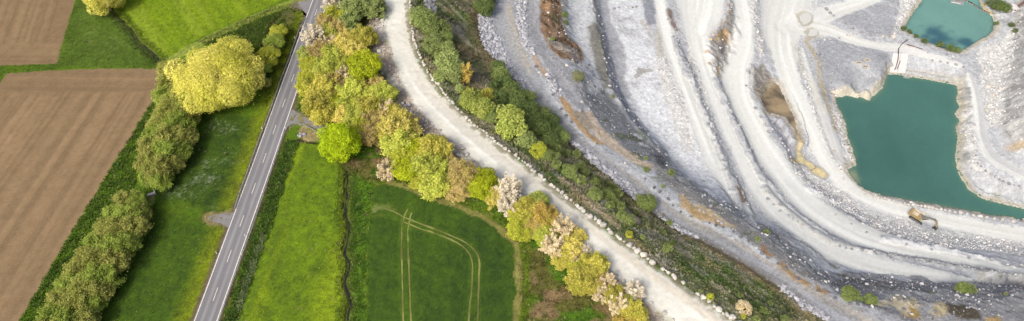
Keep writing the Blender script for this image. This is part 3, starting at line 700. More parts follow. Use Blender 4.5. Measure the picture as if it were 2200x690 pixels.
# overgrown slope
sds = poly_sd(wx2, wy2, SLOPE)
ms = sstep(-.5, .8, sds) * (rim_d > .4)
S_ = lambda r, g, b: lin(r, g, b) * 1.02
put(vary(S_(94, 99, 70), .34, n_fine), ms)
put(vary(S_(78, 96, 50), .34, n_clump), ms * sstep(.5, .66, n_mid) * .85)
put(vary(S_(140, 128, 98), .25, n_fine), ms * sstep(.52, .68, fbm(x, y, 6, 4, 85)) * .75)
_dn = fbm(x * .7 + y * .7, (y * .7 - x * .7) * .22, 1.8, 2, 86)
put(S_(158, 148, 130), ms * sstep(.54, .70, _dn) * .6)
put(S_(132, 128, 126), ms * sstep(.56, .7, fbm(x * .7 + y * .7, (y * .7 - x * .7) * .3, 2.6, 3, 88)) * .5)
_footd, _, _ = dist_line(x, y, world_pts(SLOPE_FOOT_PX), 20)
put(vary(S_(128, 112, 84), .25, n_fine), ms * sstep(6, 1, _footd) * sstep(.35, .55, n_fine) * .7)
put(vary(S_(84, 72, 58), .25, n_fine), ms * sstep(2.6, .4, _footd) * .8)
for P_ in BARE:
    put(vary(Q(214, 192, 176), .12, n_fine), sstep(-.4, .6, poly_sd(wx2, wy2, P_)))
d, _, _ = dist_line(wx2, wy2, TRAIL, 4)
put(vary(S_(168, 152, 128), .2, n_fine), sstep(.9, .3, d) * .7)
zone[(sds > 0) & qm] = 8
h += ms * ((n_clump - .5) * .7 + (n_spk - .5) * .22)
# grey track
sdt = poly_sd(wx2, wy2, TRACK)
td, ts, ta = dist_line(x, y, TRACK_MID, 25)
toff = td * ts
mt = sstep(-.8, 1.0, sdt) * qf
put(vary(Q(172, 174, 184), .10, n_fine), mt)
put(Q(190, 186, 182), mt * sstep(.52, .68, fbm(toff, ta * .03, 1.5, 2, 91)) * .7)
put(Q(200, 186, 168), mt * sstep(1.1, .3, np.abs(toff + .4 + (n_big - .5) * 3)) * sstep(.4, .6, n_big) * .6)
put(Q(150, 148, 148), mt * sstep(.55, .7, fbm(toff, ta * .05, 2.4, 2, 92)) * .5)
zone[(sdt > 0) & qm] = 9
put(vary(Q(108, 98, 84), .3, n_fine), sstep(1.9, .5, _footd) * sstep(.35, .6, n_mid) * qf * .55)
# ochre bluff and banks
sd = poly_sd(wx, wy, BLUFF)
put(vary(Q(150, 124, 102), .3, n_fine), sstep(-1, 1, sd) * qf)
put(vary(Q(176, 142, 112), .25, n_fine), sstep(-1, 1, sd) * sstep(.5, .62, n_mid) * qf)
put(vary(Q(170, 160, 150), .2, n_fine), sstep(-1, 1, sd) * sstep(.55, .68, fbm(x, y, 7, 3, 95)) * qf)
put(vary(Q(104, 84, 66), .2, n_fine), sstep(0, 1, sd) * sstep(.62, .72, fbm(x, y, 4, 3, 96)) * qf)
h += sstep(-1, 1.5, sd) * qf * (fbm(x, y, 4, 3, 97) - .5) * 2.6
for P_, c, s in OCHRE:
    sd = poly_sd(wx2, wy2, P_)
    put(vary(c, .16, n_fine) * np.array([1, 1, 1]), sstep(-s, s * .7, sd) * qf)
    put(vary(c * np.array([.88, .78, .60]), .16, n_fine), sstep(-s, s * .7, sd) * sstep(.54, .66, n_mid) * qf * .3)
# white floor slab, beige strip
sd = poly_sd(wx2, wy2, SLAB)
put(vary(Q(228, 229, 237), .06, n_mid), sstep(-1, 1.2, sd) * qf)
_blast = sstep(.62, .8, vnoise(x + y * .25, y - x * .25, 2.6, 99)) * sstep(.4, .6, n_big)
put(Q(202, 204, 216), sstep(0, 1, sd) * _blast * .7 * qf)
put(vary(Q(192, 192, 198), .1, n_fine), sstep(0, 1, sd) * sstep(.52, .66, fbm(x, y, 8, 4, 100)) * .7 * qf)
h += sstep(0, 1, sd) * qf * (n_fine - .5) * .5
sd = poly_sd(wx2, wy2, SLAB_BEIGE)
put(vary(Q(206, 200, 192), .08, n_fine), sstep(-1, 1, sd) * .8 * qf)
# rock island, dark rock, pale rubble
sd = poly_sd(wx2, wy2, ISLAND)
put(vary(Q(168, 163, 162), .28, n_fine), sstep(-.8, .8, sd)); put(vary(Q(192, 162, 122), .2, n_fine), sstep(0, 1, sd) * sstep(.56, .66, n_mid) * .8)
h += sstep(-1, 2, sd) * ((fbm(x, y, 4.5, 3, 102) - .3) * 3.0 + (n_fine - .5) * 1.2)
sd = poly_sd(wx2, wy2, DARKROCK)
put(vary(Q(158, 152, 148), .32, n_fine), sstep(-.8, .8, sd)); h += sstep(-1, 2, sd) * ((fbm(x, y, 3, 3, 103) - .5) * 2.2)
sd = poly_sd(wx, wy, FROST)
put(vary(Q(196, 196, 206), .16, n_clump), sstep(-.8, .8, sd))
put(vary(Q(150, 148, 152), .2, n_fine), sstep(-.8, .8, sd) * sstep(.55, .65, n_fine) * .7)
for P_ in (PLATEAU, PLATEAU2):
    sd = poly_sd(wx2, wy2, P_)
    put(vary(Q(176, 178, 186), .09, n_fine), sstep(-1, 1.5, sd) * .95)
    put(Q(208, 208, 214), sstep(0, 1, sd) * sstep(.66, .74, _dn) * .5)
sd = poly_sd(x, y, WALL_E)
put(vary(Q(206, 204, 205), .22, strata), sstep(-2, 2, sd) * .9)
put(vary(Q(176, 173, 172), .2, n_fine), sstep(-2, 2, sd) * sstep(.55, .66, fbm(x, y * .5, 6, 4, 105)) * .8)
put(vary(Q(190, 162, 122), .2, n_fine), sstep(3, .5, np.hypot((x - world_pts([(2190, 313)])[0, 0]) / 2.2, (y - world_pts([(2190, 313)])[0, 1]))) * .7)
h += sstep(-1, 3, sd) * ((np.abs(fbm(x, y, 8, 4, 106) - .5) * -4.0 + (fbm(x, y, 2.5, 3, 107) - .5) * 2.2))
# loose rubble
rub = np.zeros(len(x))
for P_ in RUBBLE:
    rub = np.maximum(rub, sstep(-1.0, 1.0, poly_sd(wx, wy, P_)))
put(vary(Q(224, 223, 224), .18, n_clump), rub * .85)
h += rub * ((n_clump - .5) * .5 + (n_spk - .5) * .2)
rip = np.zeros(len(x))
for P_ in RIPRAP:
    rip = np.maximum(rip, sstep(-.6, .6, poly_sd(wx2, wy2, P_)))
put(vary(Q(172, 173, 180), .3, n_clump), rip)
h += rip * ((n_clump - .5) * .8 + (n_spk - .5) * .4)
# white lanes, polished and streaked by wheels along their run
lane_any = np.zeros(len(x))
for q_i, q in enumerate(LANES):
    f, off, al, w = lane_field(x, y, q)
    f = f + (n_mid - .5) * .7 + (n_fine - .5) * .3 + (fbm(off, al * .05, 2.2, 3, 140 + q_i) - .5) * .5
    m = sstep(-.34, .30, f) * qf * (np.abs(off) < w * 1.4) * (np.abs(off) < 15)
    strk = fbm(off, al * .025, 1.5, 3, 110 + q_i)
    base_c = W_L(231, 230, 229) if q_i < 7 else Q(214, 213, 216)
    put(vary(base_c, .05, strk), m * (.92 if q_i < 7 else .7))
    put(W_L(243, 243, 242), m * sstep(.52, .68, strk) * .6)
    put(W_L(213, 212, 210), m * sstep(.56, .72, fbm(off, al * .03, 2.6, 2, 125 + q_i)) * .55)
    lane_any = np.maximum(lane_any, m)
    h += m * ((strk - .5) * .16)
    zone[(m > .5) & (zone == 10)] = 11
# loose windrows: pale heaps on the outer edge of the lowest lane
for pts, wd in (([(1900, 515), (1960, 524), (2050, 540), (2150, 562), (2230, 580)], 1.6), ([(1850, 470), (1810, 440), (1770, 425), (1740, 405)], 1.5)):
    d, _, _ = dist_line(wx2, wy2, world_pts(pts), 8)
    put(vary(Q(226, 226, 232), .06, n_clump), sstep(wd + .8, wd * .5, d) * .9); h += sstep(wd + .6, 0, d) * .8 * (.5 + n_clump)
for pts, wd, c in (([(1644, 405), (1690, 455), (1740, 492), (1790, 522), (1850, 536), (1960, 556), (2070, 575), (2200, 596), (2300, 610)], .8, (190, 190, 194)),
                   ([(1478, 140), (1500, 205), (1525, 275), (1548, 330), (1575, 400), (1600, 465)], 1.3, (206, 206, 211)),
                   ([(1540, 175), (1560, 225), (1580, 265), (1605, 320), (1640, 385)], 1.5, (192, 193, 200)),
                   ([(1820, 590), (1900, 598), (1980, 604)], 1.3, (160, 160, 166)), ([(1450, 85), (1460, 120), (1480, 165)], 1.2, (184, 184, 192))):
    d, _, _ = dist_line(wx2, wy2, world_pts(pts), 8)
    put(vary(Q(*c), .18, n_clump), sstep(wd + .8, wd * .6, d) * .85); h += sstep(wd + .6, 0, d) * .9 * (.4 + n_clump)
for cx_, cy_, r_ in ((1783, 577, 2), (1805, 579, 2.2), (1821, 580, 1.6), (1862, 588, 2.2), (1835, 585, 1.5), (1922, 599, 2), (1938, 602, 1.8), (1748, 572, 2), (1350, 217, 1.6), (1362, 243, 1.5), (1358, 230, 1.0), (1370, 292, 1.4), (1382, 311, 1.5)):
    p = world_pts([(cx_, cy_)])[0]
    put(vary(Q(228, 229, 236), .05, n_fine), sstep(1.3, .6, np.hypot((x - p[0]) / (r_ * 1.4), (y - p[1]) / r_) + (n_clump - .5) * .6) * .9)
# brown seepage lines
for t, c, wd in ((STREAMLET, (196, 184, 162), .8), (STREAMLET2, (226, 222, 214), .8), (world_pts([(1438, 22), (1445, 48), (1452, 62)]), (138, 116, 108), 1.0), (world_pts([(1586, 405), (1592, 418), (1597, 432)]), (140, 110, 84), .8),
                 (world_pts([(1376, 150), (1368, 165), (1382, 154), (1396, 152)]), (176, 172, 168), .12)):
    d, _, _ = dist_line(wx2, wy2, t, 5)
    put(vary(Q(*c), .15, n_fine), sstep(wd + .5, wd * .4, d) * .85)
# cracked yellow mud
sd = poly_sd(wx2, wy2, YMUD)
_ck = np.abs(fbm(x, y, 5, 2, 131) - .5)
put(vary(Q(222, 206, 164), .05, n_fine), sstep(-.3, .6, sd)); put(Q(140, 136, 134), sstep(-1.2, 0, sd) * sstep(1.2, 0, np.abs(sd + .3)) * .6); put(Q(128, 122, 116), sstep(-.2, .5, sd) * sstep(.035, .012, _ck) * .9)
for P_ in (PUD1, PUD2):
    sd = poly_sd(wx2, wy2, P_)
    put(Q(206, 200, 188), sstep(-1.3, -.2, sd)); h -= sstep(-.4, .4, sd) * .12
# shores
for W_, wl, dep, reach in ((POND, POND_Z, 2.5, 3.0), (LAKE, LAKE_Z, 1.6, 2.0), (MUD, MUD_Z, .5, 1.0)):
    sd = poly_sd(x, y, W_, 8)
    inside = sd > 0
    h = np.where(inside, np.minimum(h, wl - .12 - dep * sstep(0, reach, sd)), h)
    near = (sd <= 0) & (sd > -2.5)
    h = np.where(near, np.maximum(h, wl + .10 + .25 * np.minimum(-sd, 2.0)), h)
    wet = sstep(-1.6, -.1, sd) * (sd <= 0)
    put(vary(Q(214, 206, 188) if W_ is not MUD else Q(176, 160, 132), .12, n_fine), wet * .5)
    if W_ is not MUD:
        put(vary(Q(176, 158, 120), .2, n_fine), wet * sstep(-.6, 0, sd) * .25)
sd = poly_sd(x, y, SHORE[0])
put(vary(Q(198, 190, 178), .2, strata), sstep(-1, 1, sd) * .6)
dc, _, _ = dist_line(x, y, world_pts(CLIFF_CREAM), 5)
put(vary(Q(222, 214, 200), .12, n_fine), sstep(2.4, .6, dc) * .85)
# sparse green on quarry ledges
put(vary(Q(96, 110, 62), .25, n_fine), qf * sstep(.70, .76, fbm(x, y, 5, 3, 140)) * sstep(.2, .5, _sl) * (1 - lane_any) * .6 * (h > -34))
# albedo limits of real limestone dust
spk = fbm(x, y, 1.0, 2, 150)
col *= (1 + np.where(qm & (lane_any < .6) & (ms < .5), .26, np.where(zone == 11, .08, np.where(zone == 7, .09, np.where((zone == 1) | (zone == 2), .12, .28)))) * ((n_spk - .5) * 1.1 + (spk - .5) * 1.2))[:, None]
h += np.where(qm & (lane_any < .5) & (ms < .5), (n_spk - .5) * .22 + (spk - .5) * .3, 0)
col = np.clip(col * np.array([.955, 1.01, .985]), .012, .82)

# ---- build the sheets, one object for each kind of ground
FULL = np.full(NX * NY, -1, np.int64); FULL[IDX] = np.arange(len(IDX))
I, J = np.meshgrid(np.arange(NX - 1), np.arange(NY - 1), indexing='ij')
q0 = (I * NY + J).ravel(); quad = np.stack([q0, q0 + NY, q0 + NY + 1, q0 + 1], 1)
quad = FULL[quad]
quad = quad[(quad >= 0).all(1)]
fz = zone[quad]
fz = np.sort(fz, axis=1)[:, 2]
GROUND_XYZ = np.stack([x, y, h], 1)
FINAL = np.full(NX * NY, np.nan); FINAL[IDX] = h


def surface(px_, py_):
    """height of the finished ground"""
    gx_ = np.clip((np.asarray(px_, float) - gx[0]) / STEP, 0, NX - 1.001); gy_ = np.clip((np.asarray(py_, float) - gy[0]) / STEP, 0, NY - 1.001)
    i = gx_.astype(int); j = gy_.astype(int); fx = gx_ - i; fy = gy_ - j
    F_ = FINAL
    v = (F_[i * NY + j] * (1 - fx) + F_[(i + 1) * NY + j] * fx) * (1 - fy) + (F_[i * NY + j + 1] * (1 - fx) + F_[(i + 1) * NY + j + 1] * fx) * fy
    return np.where(np.isnan(v), ground(px_, py_), v)


def mesh_from(name, verts, faces, n=4, colors=None, smooth=True):
    me = bpy.data.meshes.new(name)
    verts = np.asarray(verts, np.float32); faces = np.asarray(faces, np.int32)
    me.vertices.add(len(verts)); me.vertices.foreach_set('co', verts.ravel())
    me.loops.add(faces.size); me.loops.foreach_set('vertex_index', faces.ravel())
    me.polygons.add(len(faces)); me.polygons.foreach_set('loop_start', np.arange(0, faces.size, n, dtype=np.int32))
    me.polygons.foreach_set('use_smooth', np.full(len(faces), smooth))
    if colors is not None:
        at_ = me.color_attributes.new('Col', 'FLOAT_COLOR', 'POINT')
        c4 = np.ones((len(verts), 4), np.float32); c4[:, :3] = colors
        at_.data.foreach_set('color', c4.ravel())
    me.update(calc_edges=True)
    return me


def tag(o, label=None, cat=None, group=None, kind=None):
    if label: o['label'] = label
    if cat: o['category'] = cat
    if group: o['group'] = group
    if kind: o['kind'] = kind
    return o


def link(name, me, mat=None, parent=None):
    o = bpy.data.objects.new(name, me)
    COL.objects.link(o)
    if mat is not None and me is not None and not me.materials: me.materials.append(mat)
    if parent is not None: o.parent = parent
    return o


# ------------------------------------------------------------------ materials
def new_mat(name):
    m = bpy.data.materials.new(name); m.use_nodes = True
    nt = m.node_tree
    return m, nt, nt.nodes['Principled BSDF']


def node(nt, typ, **kw):
    n = nt.nodes.new(typ)
    for k, v in kw.items():
        if isinstance(k, str) and hasattr(n, k): setattr(n, k, v)
    return n


def earth_mat(name, grain=(.5, .25), amount=.35, bump=.5, bdist=.15, rough=.95, stretch=None, spec=.0):
    """ground: surveyed colours of the sheet, fine grain from noise, relief from bump"""
    m, nt, bs = new_mat(name)
    L = nt.links.new
    ca = node(nt, 'ShaderNodeVertexColor'); ca.layer_name = 'Col'
    tc = node(nt, 'ShaderNodeTexCoord')
    vec = tc.outputs['Object']
    if stretch:
        mp = node(nt, 'ShaderNodeMapping'); mp.inputs['Rotation'].default_value = (0, 0, stretch[0]); mp.inputs['Scale'].default_value = (1, stretch[1], 1)
        L(vec, mp.inputs['Vector']); vec = mp.outputs['Vector']
    n1 = node(nt, 'ShaderNodeTexNoise'); n1.inputs['Scale'].default_value = 1.0 / grain[0]; n1.inputs['Detail'].default_value = 3; n1.inputs['Roughness'].default_value = .7
    n2 = node(nt, 'ShaderNodeTexNoise'); n2.inputs['Scale'].default_value = 1.0 / grain[1]; n2.inputs['Detail'].default_value = 2
    L(vec, n1.inputs['Vector']); L(vec, n2.inputs['Vector'])
    mx = node(nt, 'ShaderNodeMath', operation='ADD'); L(n1.outputs['Fac'], mx.inputs[0]); L(n2.outputs['Fac'], mx.inputs[1])
    mr = node(nt, 'ShaderNodeMapRange'); mr.inputs['From Min'].default_value = .55; mr.inputs['From Max'].default_value = 1.45
    mr.inputs['To Min'].default_value = 1 - amount; mr.inputs['To Max'].default_value = 1 + amount
    L(mx.outputs[0], mr.inputs['Value'])
    mul = node(nt, 'ShaderNodeVectorMath', operation='SCALE')
    L(ca.outputs['Color'], mul.inputs[0]); L(mr.outputs[0], mul.inputs['Scale'])
    L(mul.outputs[0], bs.inputs['Base Color'])
    bs.inputs['Roughness'].default_value = rough
    bs.inputs['Specular IOR Level'].default_value = spec
    bp = node(nt, 'ShaderNodeBump'); bp.inputs['Strength'].default_value = bump; bp.inputs['Distance'].default_value = bdist
    L(mx.outputs[0], bp.inputs['Height']); L(bp.outputs[0], bs.inputs['Normal'])
    return m


M_GRASS = earth_mat('grass_turf', (.55, .22), .42, .8, .25)
M_SOIL = earth_mat('ploughed_soil', (.5, .18), .16, .6, .10)
M_CROP = earth_mat('young_grain', (.4, .18), .30, .7, .2, stretch=(0, .35))
M_ROCK = earth_mat('limestone_ground', (1.1, .35), .20, .8, .22)
M_DUST = earth_mat('limestone_dust', (1.2, .35), .07, .4, .10)
M_SCRUB = earth_mat('slope_scrub', (.6, .22), .42, .9, .28)
ZMAT = [M_GRASS, M_SOIL, M_SOIL, M_GRASS, M_GRASS, M_CROP, M_SCRUB, M_DUST, M_SCRUB, M_ROCK, M_ROCK, M_DUST, M_SCRUB]
ZLAB = ['rough grassland with hedges between plough land and the country road', 'brown ploughed field corner at the upper left', 'large brown ploughed field with fine drill lines', 'bright green hay meadow with a field track',
        'bright green mown meadow between road and winding stream', 'dark green grain field with curved tram lines', 'rough ground with dry patches under the tree belt', 'white dusty haul road along the quarry rim',
        'overgrown slope falling from the haul road to the grey track', 'grey gravel track at the foot of the overgrown slope', 'pale grey limestone floor and faces of the quarry', 'white dusty lanes winding down through the quarry', 'dark green verge of tall grass beside the road']
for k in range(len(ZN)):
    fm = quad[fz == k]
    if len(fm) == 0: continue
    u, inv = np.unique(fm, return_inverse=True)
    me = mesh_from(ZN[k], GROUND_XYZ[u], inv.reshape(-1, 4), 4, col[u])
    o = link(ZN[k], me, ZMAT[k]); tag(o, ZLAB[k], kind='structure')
print('terrain', len(x), 'verts')

# surrounding land on a coarse sheet, under and around the surveyed part
ox = np.concatenate([np.arange(-1500, -340, 60.0), np.arange(-340, 440, 8.0), np.arange(440, 1600, 60.0)]); oy = np.concatenate([np.arange(-900, -40, 60.0), np.arange(-40, 430, 8.0), np.arange(430, 1700, 60.0)])
OX, OY = np.meshgrid(ox, oy, indexing='ij')
OH = relief(OX, OY)
ppx, ppy = to_px(OX, OY, OH)
cov = (OX > GX0 + 6) & (OX < GX1 - 6) & (OY > GY0 + 6) & (OY < GY1 - 6) & (ppx > -230) & (ppx < 2440) & (ppy > -160) & (ppy < 850)
cov_e = cov.copy()
cov_e[1:-1, 1:-1] = cov[1:-1, 1:-1] & cov[:-2, 1:-1] & cov[2:, 1:-1] & cov[1:-1, :-2] & cov[1:-1, 2:]
cov_d = cov | np.roll(cov, 1, 0) | np.roll(cov, -1, 0) | np.roll(cov, 1, 1) | np.roll(cov, -1, 1)
OH = OH - np.where(cov_d, np.where(OH < -4, 5.0, .8), np.where(OH < -4, 2.0, .3))
oi, oj = np.meshgrid(np.arange(len(ox) - 1), np.arange(len(oy) - 1), indexing='ij')
o0 = (oi * len(oy) + oj).ravel(); oq = np.stack([o0, o0 + len(oy), o0 + len(oy) + 1, o0 + 1], 1)
oq = oq[~cov_e.ravel()[oq].all(1)]
oc = np.where((OH.ravel() < -8)[:, None], Q(184, 185, 192)[None, :], vary(G(96, 118, 34), .35, fbm(OX.ravel(), OY.ravel(), 60, 3, 7)))
u, inv = np.unique(oq, return_inverse=True)
tag(link('surrounding_land', mesh_from('surrounding_land', np.stack([OX.ravel(), OY.ravel(), OH.ravel()], 1)[u], inv.reshape(-1, 4), 4, oc[u]), M_GRASS), 'open farmland around the quarry', kind='structure')


# ------------------------------------------------------------------ water
def water_mat(name, colour, second=None, scale=8.0, rough=.12, ripple=.12, rip_scale=1.2, where=None):
    m, nt, bs = new_mat(name); L = nt.links.new
    bs.inputs['Base Color'].default_value = (*colour, 1)
    tc = node(nt, 'ShaderNodeTexCoord')
    if second is not None:
        n1 = node(nt, 'ShaderNodeTexNoise'); n1.inputs['Scale'].default_value = 1 / scale; n1.inputs['Detail'].default_value = 3
        L(tc.outputs['Object'], n1.inputs['Vector'])
        cr = node(nt, 'ShaderNodeMapRange'); cr.inputs['From Min'].default_value = .40; cr.inputs['From Max'].default_value = .66
        L(n1.outputs['Fac'], cr.inputs['Value'])
        fac = cr.outputs[0]
        if where is not None:       # silt or weed gathers round one place
            vm = node(nt, 'ShaderNodeVectorMath', operation='DISTANCE'); vm.inputs[1].default_value = where[0]
            L(tc.outputs['Object'], vm.inputs[0])
            r2 = node(nt, 'ShaderNodeMapRange'); r2.inputs['From Min'].default_value = where[1]; r2.inputs['From Max'].default_value = where[2]; r2.inputs['To Min'].default_value = 1; r2.inputs['To Max'].default_value = 0
            L(vm.outputs['Value'], r2.inputs['Value'])
            mm = node(nt, 'ShaderNodeMath', operation='MULTIPLY'); L(r2.outputs[0], mm.inputs[0])
            ad = node(nt, 'ShaderNodeMath', operation='ADD'); ad.inputs[1].default_value = .45; L(fac, ad.inputs[0]); L(ad.outputs[0], mm.inputs[1])
            mm.use_clamp = True
            fac = mm.outputs[0]
        mix = node(nt, 'ShaderNodeMix', data_type='RGBA')
        mix.inputs['A'].default_value = (*colour, 1); mix.inputs['B'].default_value = (*second, 1)
        L(fac, mix.inputs['Factor']); L(mix.outputs['Result'], bs.inputs['Base Color'])
    bs.inputs['Roughness'].default_value = rough
    bs.inputs['IOR'].default_value = 1.33
    nz = node(nt, 'ShaderNodeTexNoise'); nz.inputs['Scale'].default_value = rip_scale; nz.inputs['Detail'].default_value = 2
    L(tc.outputs['Object'], nz.inputs['Vector'])
    bp = node(nt, 'ShaderNodeBump'); bp.inputs['Strength'].default_value = ripple; bp.inputs['Distance'].default_value = .08
    L(nz.outputs['Fac'], bp.inputs['Height']); L(bp.outputs[0], bs.inputs['Normal'])
    return m


def sheet(name, P, z, mat, grow=2.5):
    P = np.asarray(P, float)
    c = P.mean(0)
    Pn = resample(np.vstack([P, P[:1]]), 2.0)[:-1]
    t = np.roll(Pn, -1, 0) - np.roll(Pn, 1, 0); nrm = np.stack([t[:, 1], -t[:, 0]], 1); nrm /= np.linalg.norm(nrm, axis=1)[:, None] + 1e-9
    area = np.sum(Pn[:, 0] * np.roll(Pn[:, 1], -1) - np.roll(Pn[:, 0], -1) * Pn[:, 1])
    if area < 0: nrm = -nrm
    Pn = Pn + nrm * grow
    bm = bmesh.new()
    vs = [bm.verts.new((p[0], p[1], z)) for p in Pn]
    f = bm.faces.new(vs)
    if f.normal.z < 0: f.normal_flip()
    bmesh.ops.triangulate(bm, faces=[f])
    me = bpy.data.meshes.new(name); bm.to_mesh(me); bm.free()
    return link(name, me, mat)


def water_grid(name, P, z, mat, deep, shallow, reach, step=1.25, silt=None):
    """open water; paler where the bottom shelves up to the shore"""
    lo, hi = P.min(0) - 3, P.max(0) + 3
    ax = np.arange(lo[0], hi[0], step); ay = np.arange(lo[1], hi[1], step)
    AX, AY = np.meshgrid(ax, ay, indexing='ij'); AX = AX.ravel(); AY = AY.ravel()
    sd_ = poly_sd(AX, AY, P, 14)
    i, j = np.meshgrid(np.arange(len(ax) - 1), np.arange(len(ay) - 1), indexing='ij'); a = (i * len(ay) + j).ravel()
    qd = np.stack([a, a + len(ay), a + len(ay) + 1, a + 1], 1); qd = qd[(sd_[qd] > -.5).any(1)]
    t = sstep(reach, 0, sd_ + (fbm(AX, AY, 6, 3, 160) - .5) * reach * .8)[:, None]
    c = np.asarray(deep) * (1 + .24 * (fbm(AX, AY, 70, 4, 161) - .5) * 2)[:, None] * (1 - t) + np.asarray(shallow) * t
    c = c * (1 + .10 * (fbm(AX, AY * .6, 7, 3, 163) - .5) * 2 + .06 * (RNG.random(len(AX)) - .5))[:, None]
    if silt is not None:
        for (cx_, cy_, r_), cc in silt:
            k_ = sstep(1.2, .35, np.hypot(AX - cx_, AY - cy_) / r_ + (fbm(AX, AY, 4, 3, 162) - .5) * 1.2)[:, None]; c = c * (1 - k_) + np.asarray(cc) * k_
    u, inv = np.unique(qd, return_inverse=True)
    return link(name, mesh_from(name, np.stack([AX, AY, np.full(len(AX), z)], 1)[u], inv.reshape(-1, 4), 4, c[u]), mat)


_alg = (*at(2018, 78, LAKE_Z), LAKE_Z)
M_POND = water_mat('turbid_green_water', tuple(lin(76, 114, 112) * .70), tuple(lin(68, 106, 102) * .70), 40, .10, .10)
M_LAKE = water_mat('pale_green_water', tuple(lin(106, 152, 144) * .72), tuple(lin(58, 98, 116) * .72), 7, .12, .25, .5, where=((float(_alg[0]), float(_alg[1]), LAKE_Z), 4.0, 16.0))
M_MUDW = water_mat('brown_pool_water', tuple(lin(168, 152, 122) * .6), tuple(lin(104, 96, 82) * .6), 6, .06, .05)
M_PUD = water_mat('milky_puddle_water', tuple(lin(206, 211, 205) * .66), None, 5, .25, .03)
for m_ in (M_POND, M_LAKE):
    nt_ = m_.node_tree; va_ = node(nt_, 'ShaderNodeVertexColor'); va_.layer_name = 'Col'; nt_.links.new(va_.outputs['Color'], nt_.nodes['Principled BSDF'].inputs['Base Color'])
_in = [float(c) for c in at(1824, 376, POND_Z)]
tag(water_grid('pond_water', POND, POND_Z, M_POND, lin(72, 114, 106) * .70, lin(90, 124, 104) * .70, 2.2, silt=[((_in[0], _in[1], 6.0), lin(132, 146, 120) * .7)]), 'deep green water filling the quarry sump', kind='structure')
_dk = lin(62, 100, 112) * .7
_l2 = [float(c) for c in at(2075, 92, LAKE_Z)]
tag(water_grid('lake_water', LAKE, LAKE_Z, M_LAKE, lin(108, 152, 144) * .72, lin(84, 122, 112) * .7, 2.0, silt=[((float(_alg[0]), float(_alg[1]), 8.5), _dk), ((_l2[0], _l2[1], 5.0), _dk)]), 'pale green settling lake at the top right', kind='structure')
tag(sheet('pool_water', MUD, MUD_Z, M_MUDW, .6), 'dark brown shallow pool between the lanes', kind='structure')
for P_, zoff, lb in ((PUD1, .02, 'larger milky puddle where the white lanes meet'), (PUD2, .02, 'smaller milky puddle below the larger one')):
    c_ = P_.mean(0)
    tag(sheet('puddle_water', P_, float(ground(c_[0], c_[1])) + .06, M_PUD, -.1), lb, kind='structure')

# ------------------------------------------------------------------ plain materials
def plain(name, c, rough=.6, metal=0.0, var=.12, scale=1.5, bump=0.0):
    m, nt, bs = new_mat(name); L = nt.links.new
    tc = node(nt, 'ShaderNodeTexCoord'); n1 = node(nt, 'ShaderNodeTexNoise'); n1.inputs['Scale'].default_value = scale; n1.inputs['Detail'].default_value = 4
    L(tc.outputs['Object'], n1.inputs['Vector'])
    mr = node(nt, 'ShaderNodeMapRange'); mr.inputs['From Min'].default_value = .25; mr.inputs['From Max'].default_value = .75; mr.inputs['To Min'].default_value = 1 - var; mr.inputs['To Max'].default_value = 1 + var
    L(n1.outputs['Fac'], mr.inputs['Value'])
    mul = node(nt, 'ShaderNodeVectorMath', operation='SCALE'); mul.inputs[0].default_value = tuple(c)
    L(mr.outputs[0], mul.inputs['Scale']); L(mul.outputs[0], bs.inputs['Base Color'])
    bs.inputs['Roughness'].default_value = rough; bs.inputs['Metallic'].default_value = metal
    if bump:
        bp = node(nt, 'ShaderNodeBump'); bp.inputs['Strength'].default_value = bump; bp.inputs['Distance'].default_value = .1
        L(n1.outputs['Fac'], bp.inputs['Height']); L(bp.outputs[0], bs.inputs['Normal'])
    return m


M_ASPH = earth_mat('worn_asphalt', (.8, .12), .08, .3, .02, rough=.85)
M_PAINT = plain('road_paint', (.56, .54, .50), .7, 0, .25, 2.0)
M_STEEL = plain('galvanised_steel', (.42, .46, .46), .45, .6, .1)
M_WHITE = plain('white_plastic', (.75, .75, .72), .5)
M_BLACK = plain('black_plastic', (.03, .03, .03), .5)

# ------------------------------------------------------------------ country road
def ribbon(name, P, offs, zs, colors=None, mat=None, parent=None):
    """a strip along P; offs: cross offsets (right of travel positive)"""
    P = np.asarray(P, float)
    t = np.gradient(P[:, :2], axis=0); t /= np.linalg.norm(t, axis=1)[:, None]
    nr = np.stack([t[:, 1], -t[:, 0]], 1)
    n, m = len(P), len(offs)
    zs = np.broadcast_to(np.asarray(zs, float), (m,))
    V = np.zeros((n, m, 3))
    for k, o_ in enumerate(offs):
        V[:, k, :2] = P[:, :2] + nr * o_; V[:, k, 2] = zs[k] + (P[:, 2] if P.shape[1] > 2 else 0)
    i, j = np.meshgrid(np.arange(n - 1), np.arange(m - 1), indexing='ij')
    a = (i * m + j).ravel()
    Fq = np.stack([a, a + 1, a + m + 1, a + m], 1)
    me = mesh_from(name, V.reshape(-1, 3), Fq, 4, colors(n, m, P, offs) if colors else None)
    e = Vector((V[0, 1] - V[0, 0]).tolist()).cross(Vector((V[1, 0] - V[0, 0]).tolist()))
    if e.z < 0: me.flip_normals()
    return link(name, me, mat, parent)


ROAD_F = resample(ROAD_C, .6)
_ro = np.linspace(-3.35, 3.35, 24)


def road_cols(n, m, P, offs):
    o_ = np.asarray(offs)
    base = np.tile(lin(143, 144, 147) * .52, (n, m, 1))
    for c, w, a in ((-1.15, .38, .42), (1.12, .40, .42), (-2.55, .3, .10), (2.5, .3, .10)):
        base *= (1 + a * np.exp(-((o_ - c) / w) ** 2))[None, :, None]
    s = np.arange(n)[:, None] * .6
    v = fbm(np.broadcast_to(s, (n, m)) * .15, np.broadcast_to(o_[None, :], (n, m)), 1.5, 3, 5)
    base *= (1 + .16 * (v - .5) * 2)[..., None]
    return base.reshape(-1, 3)


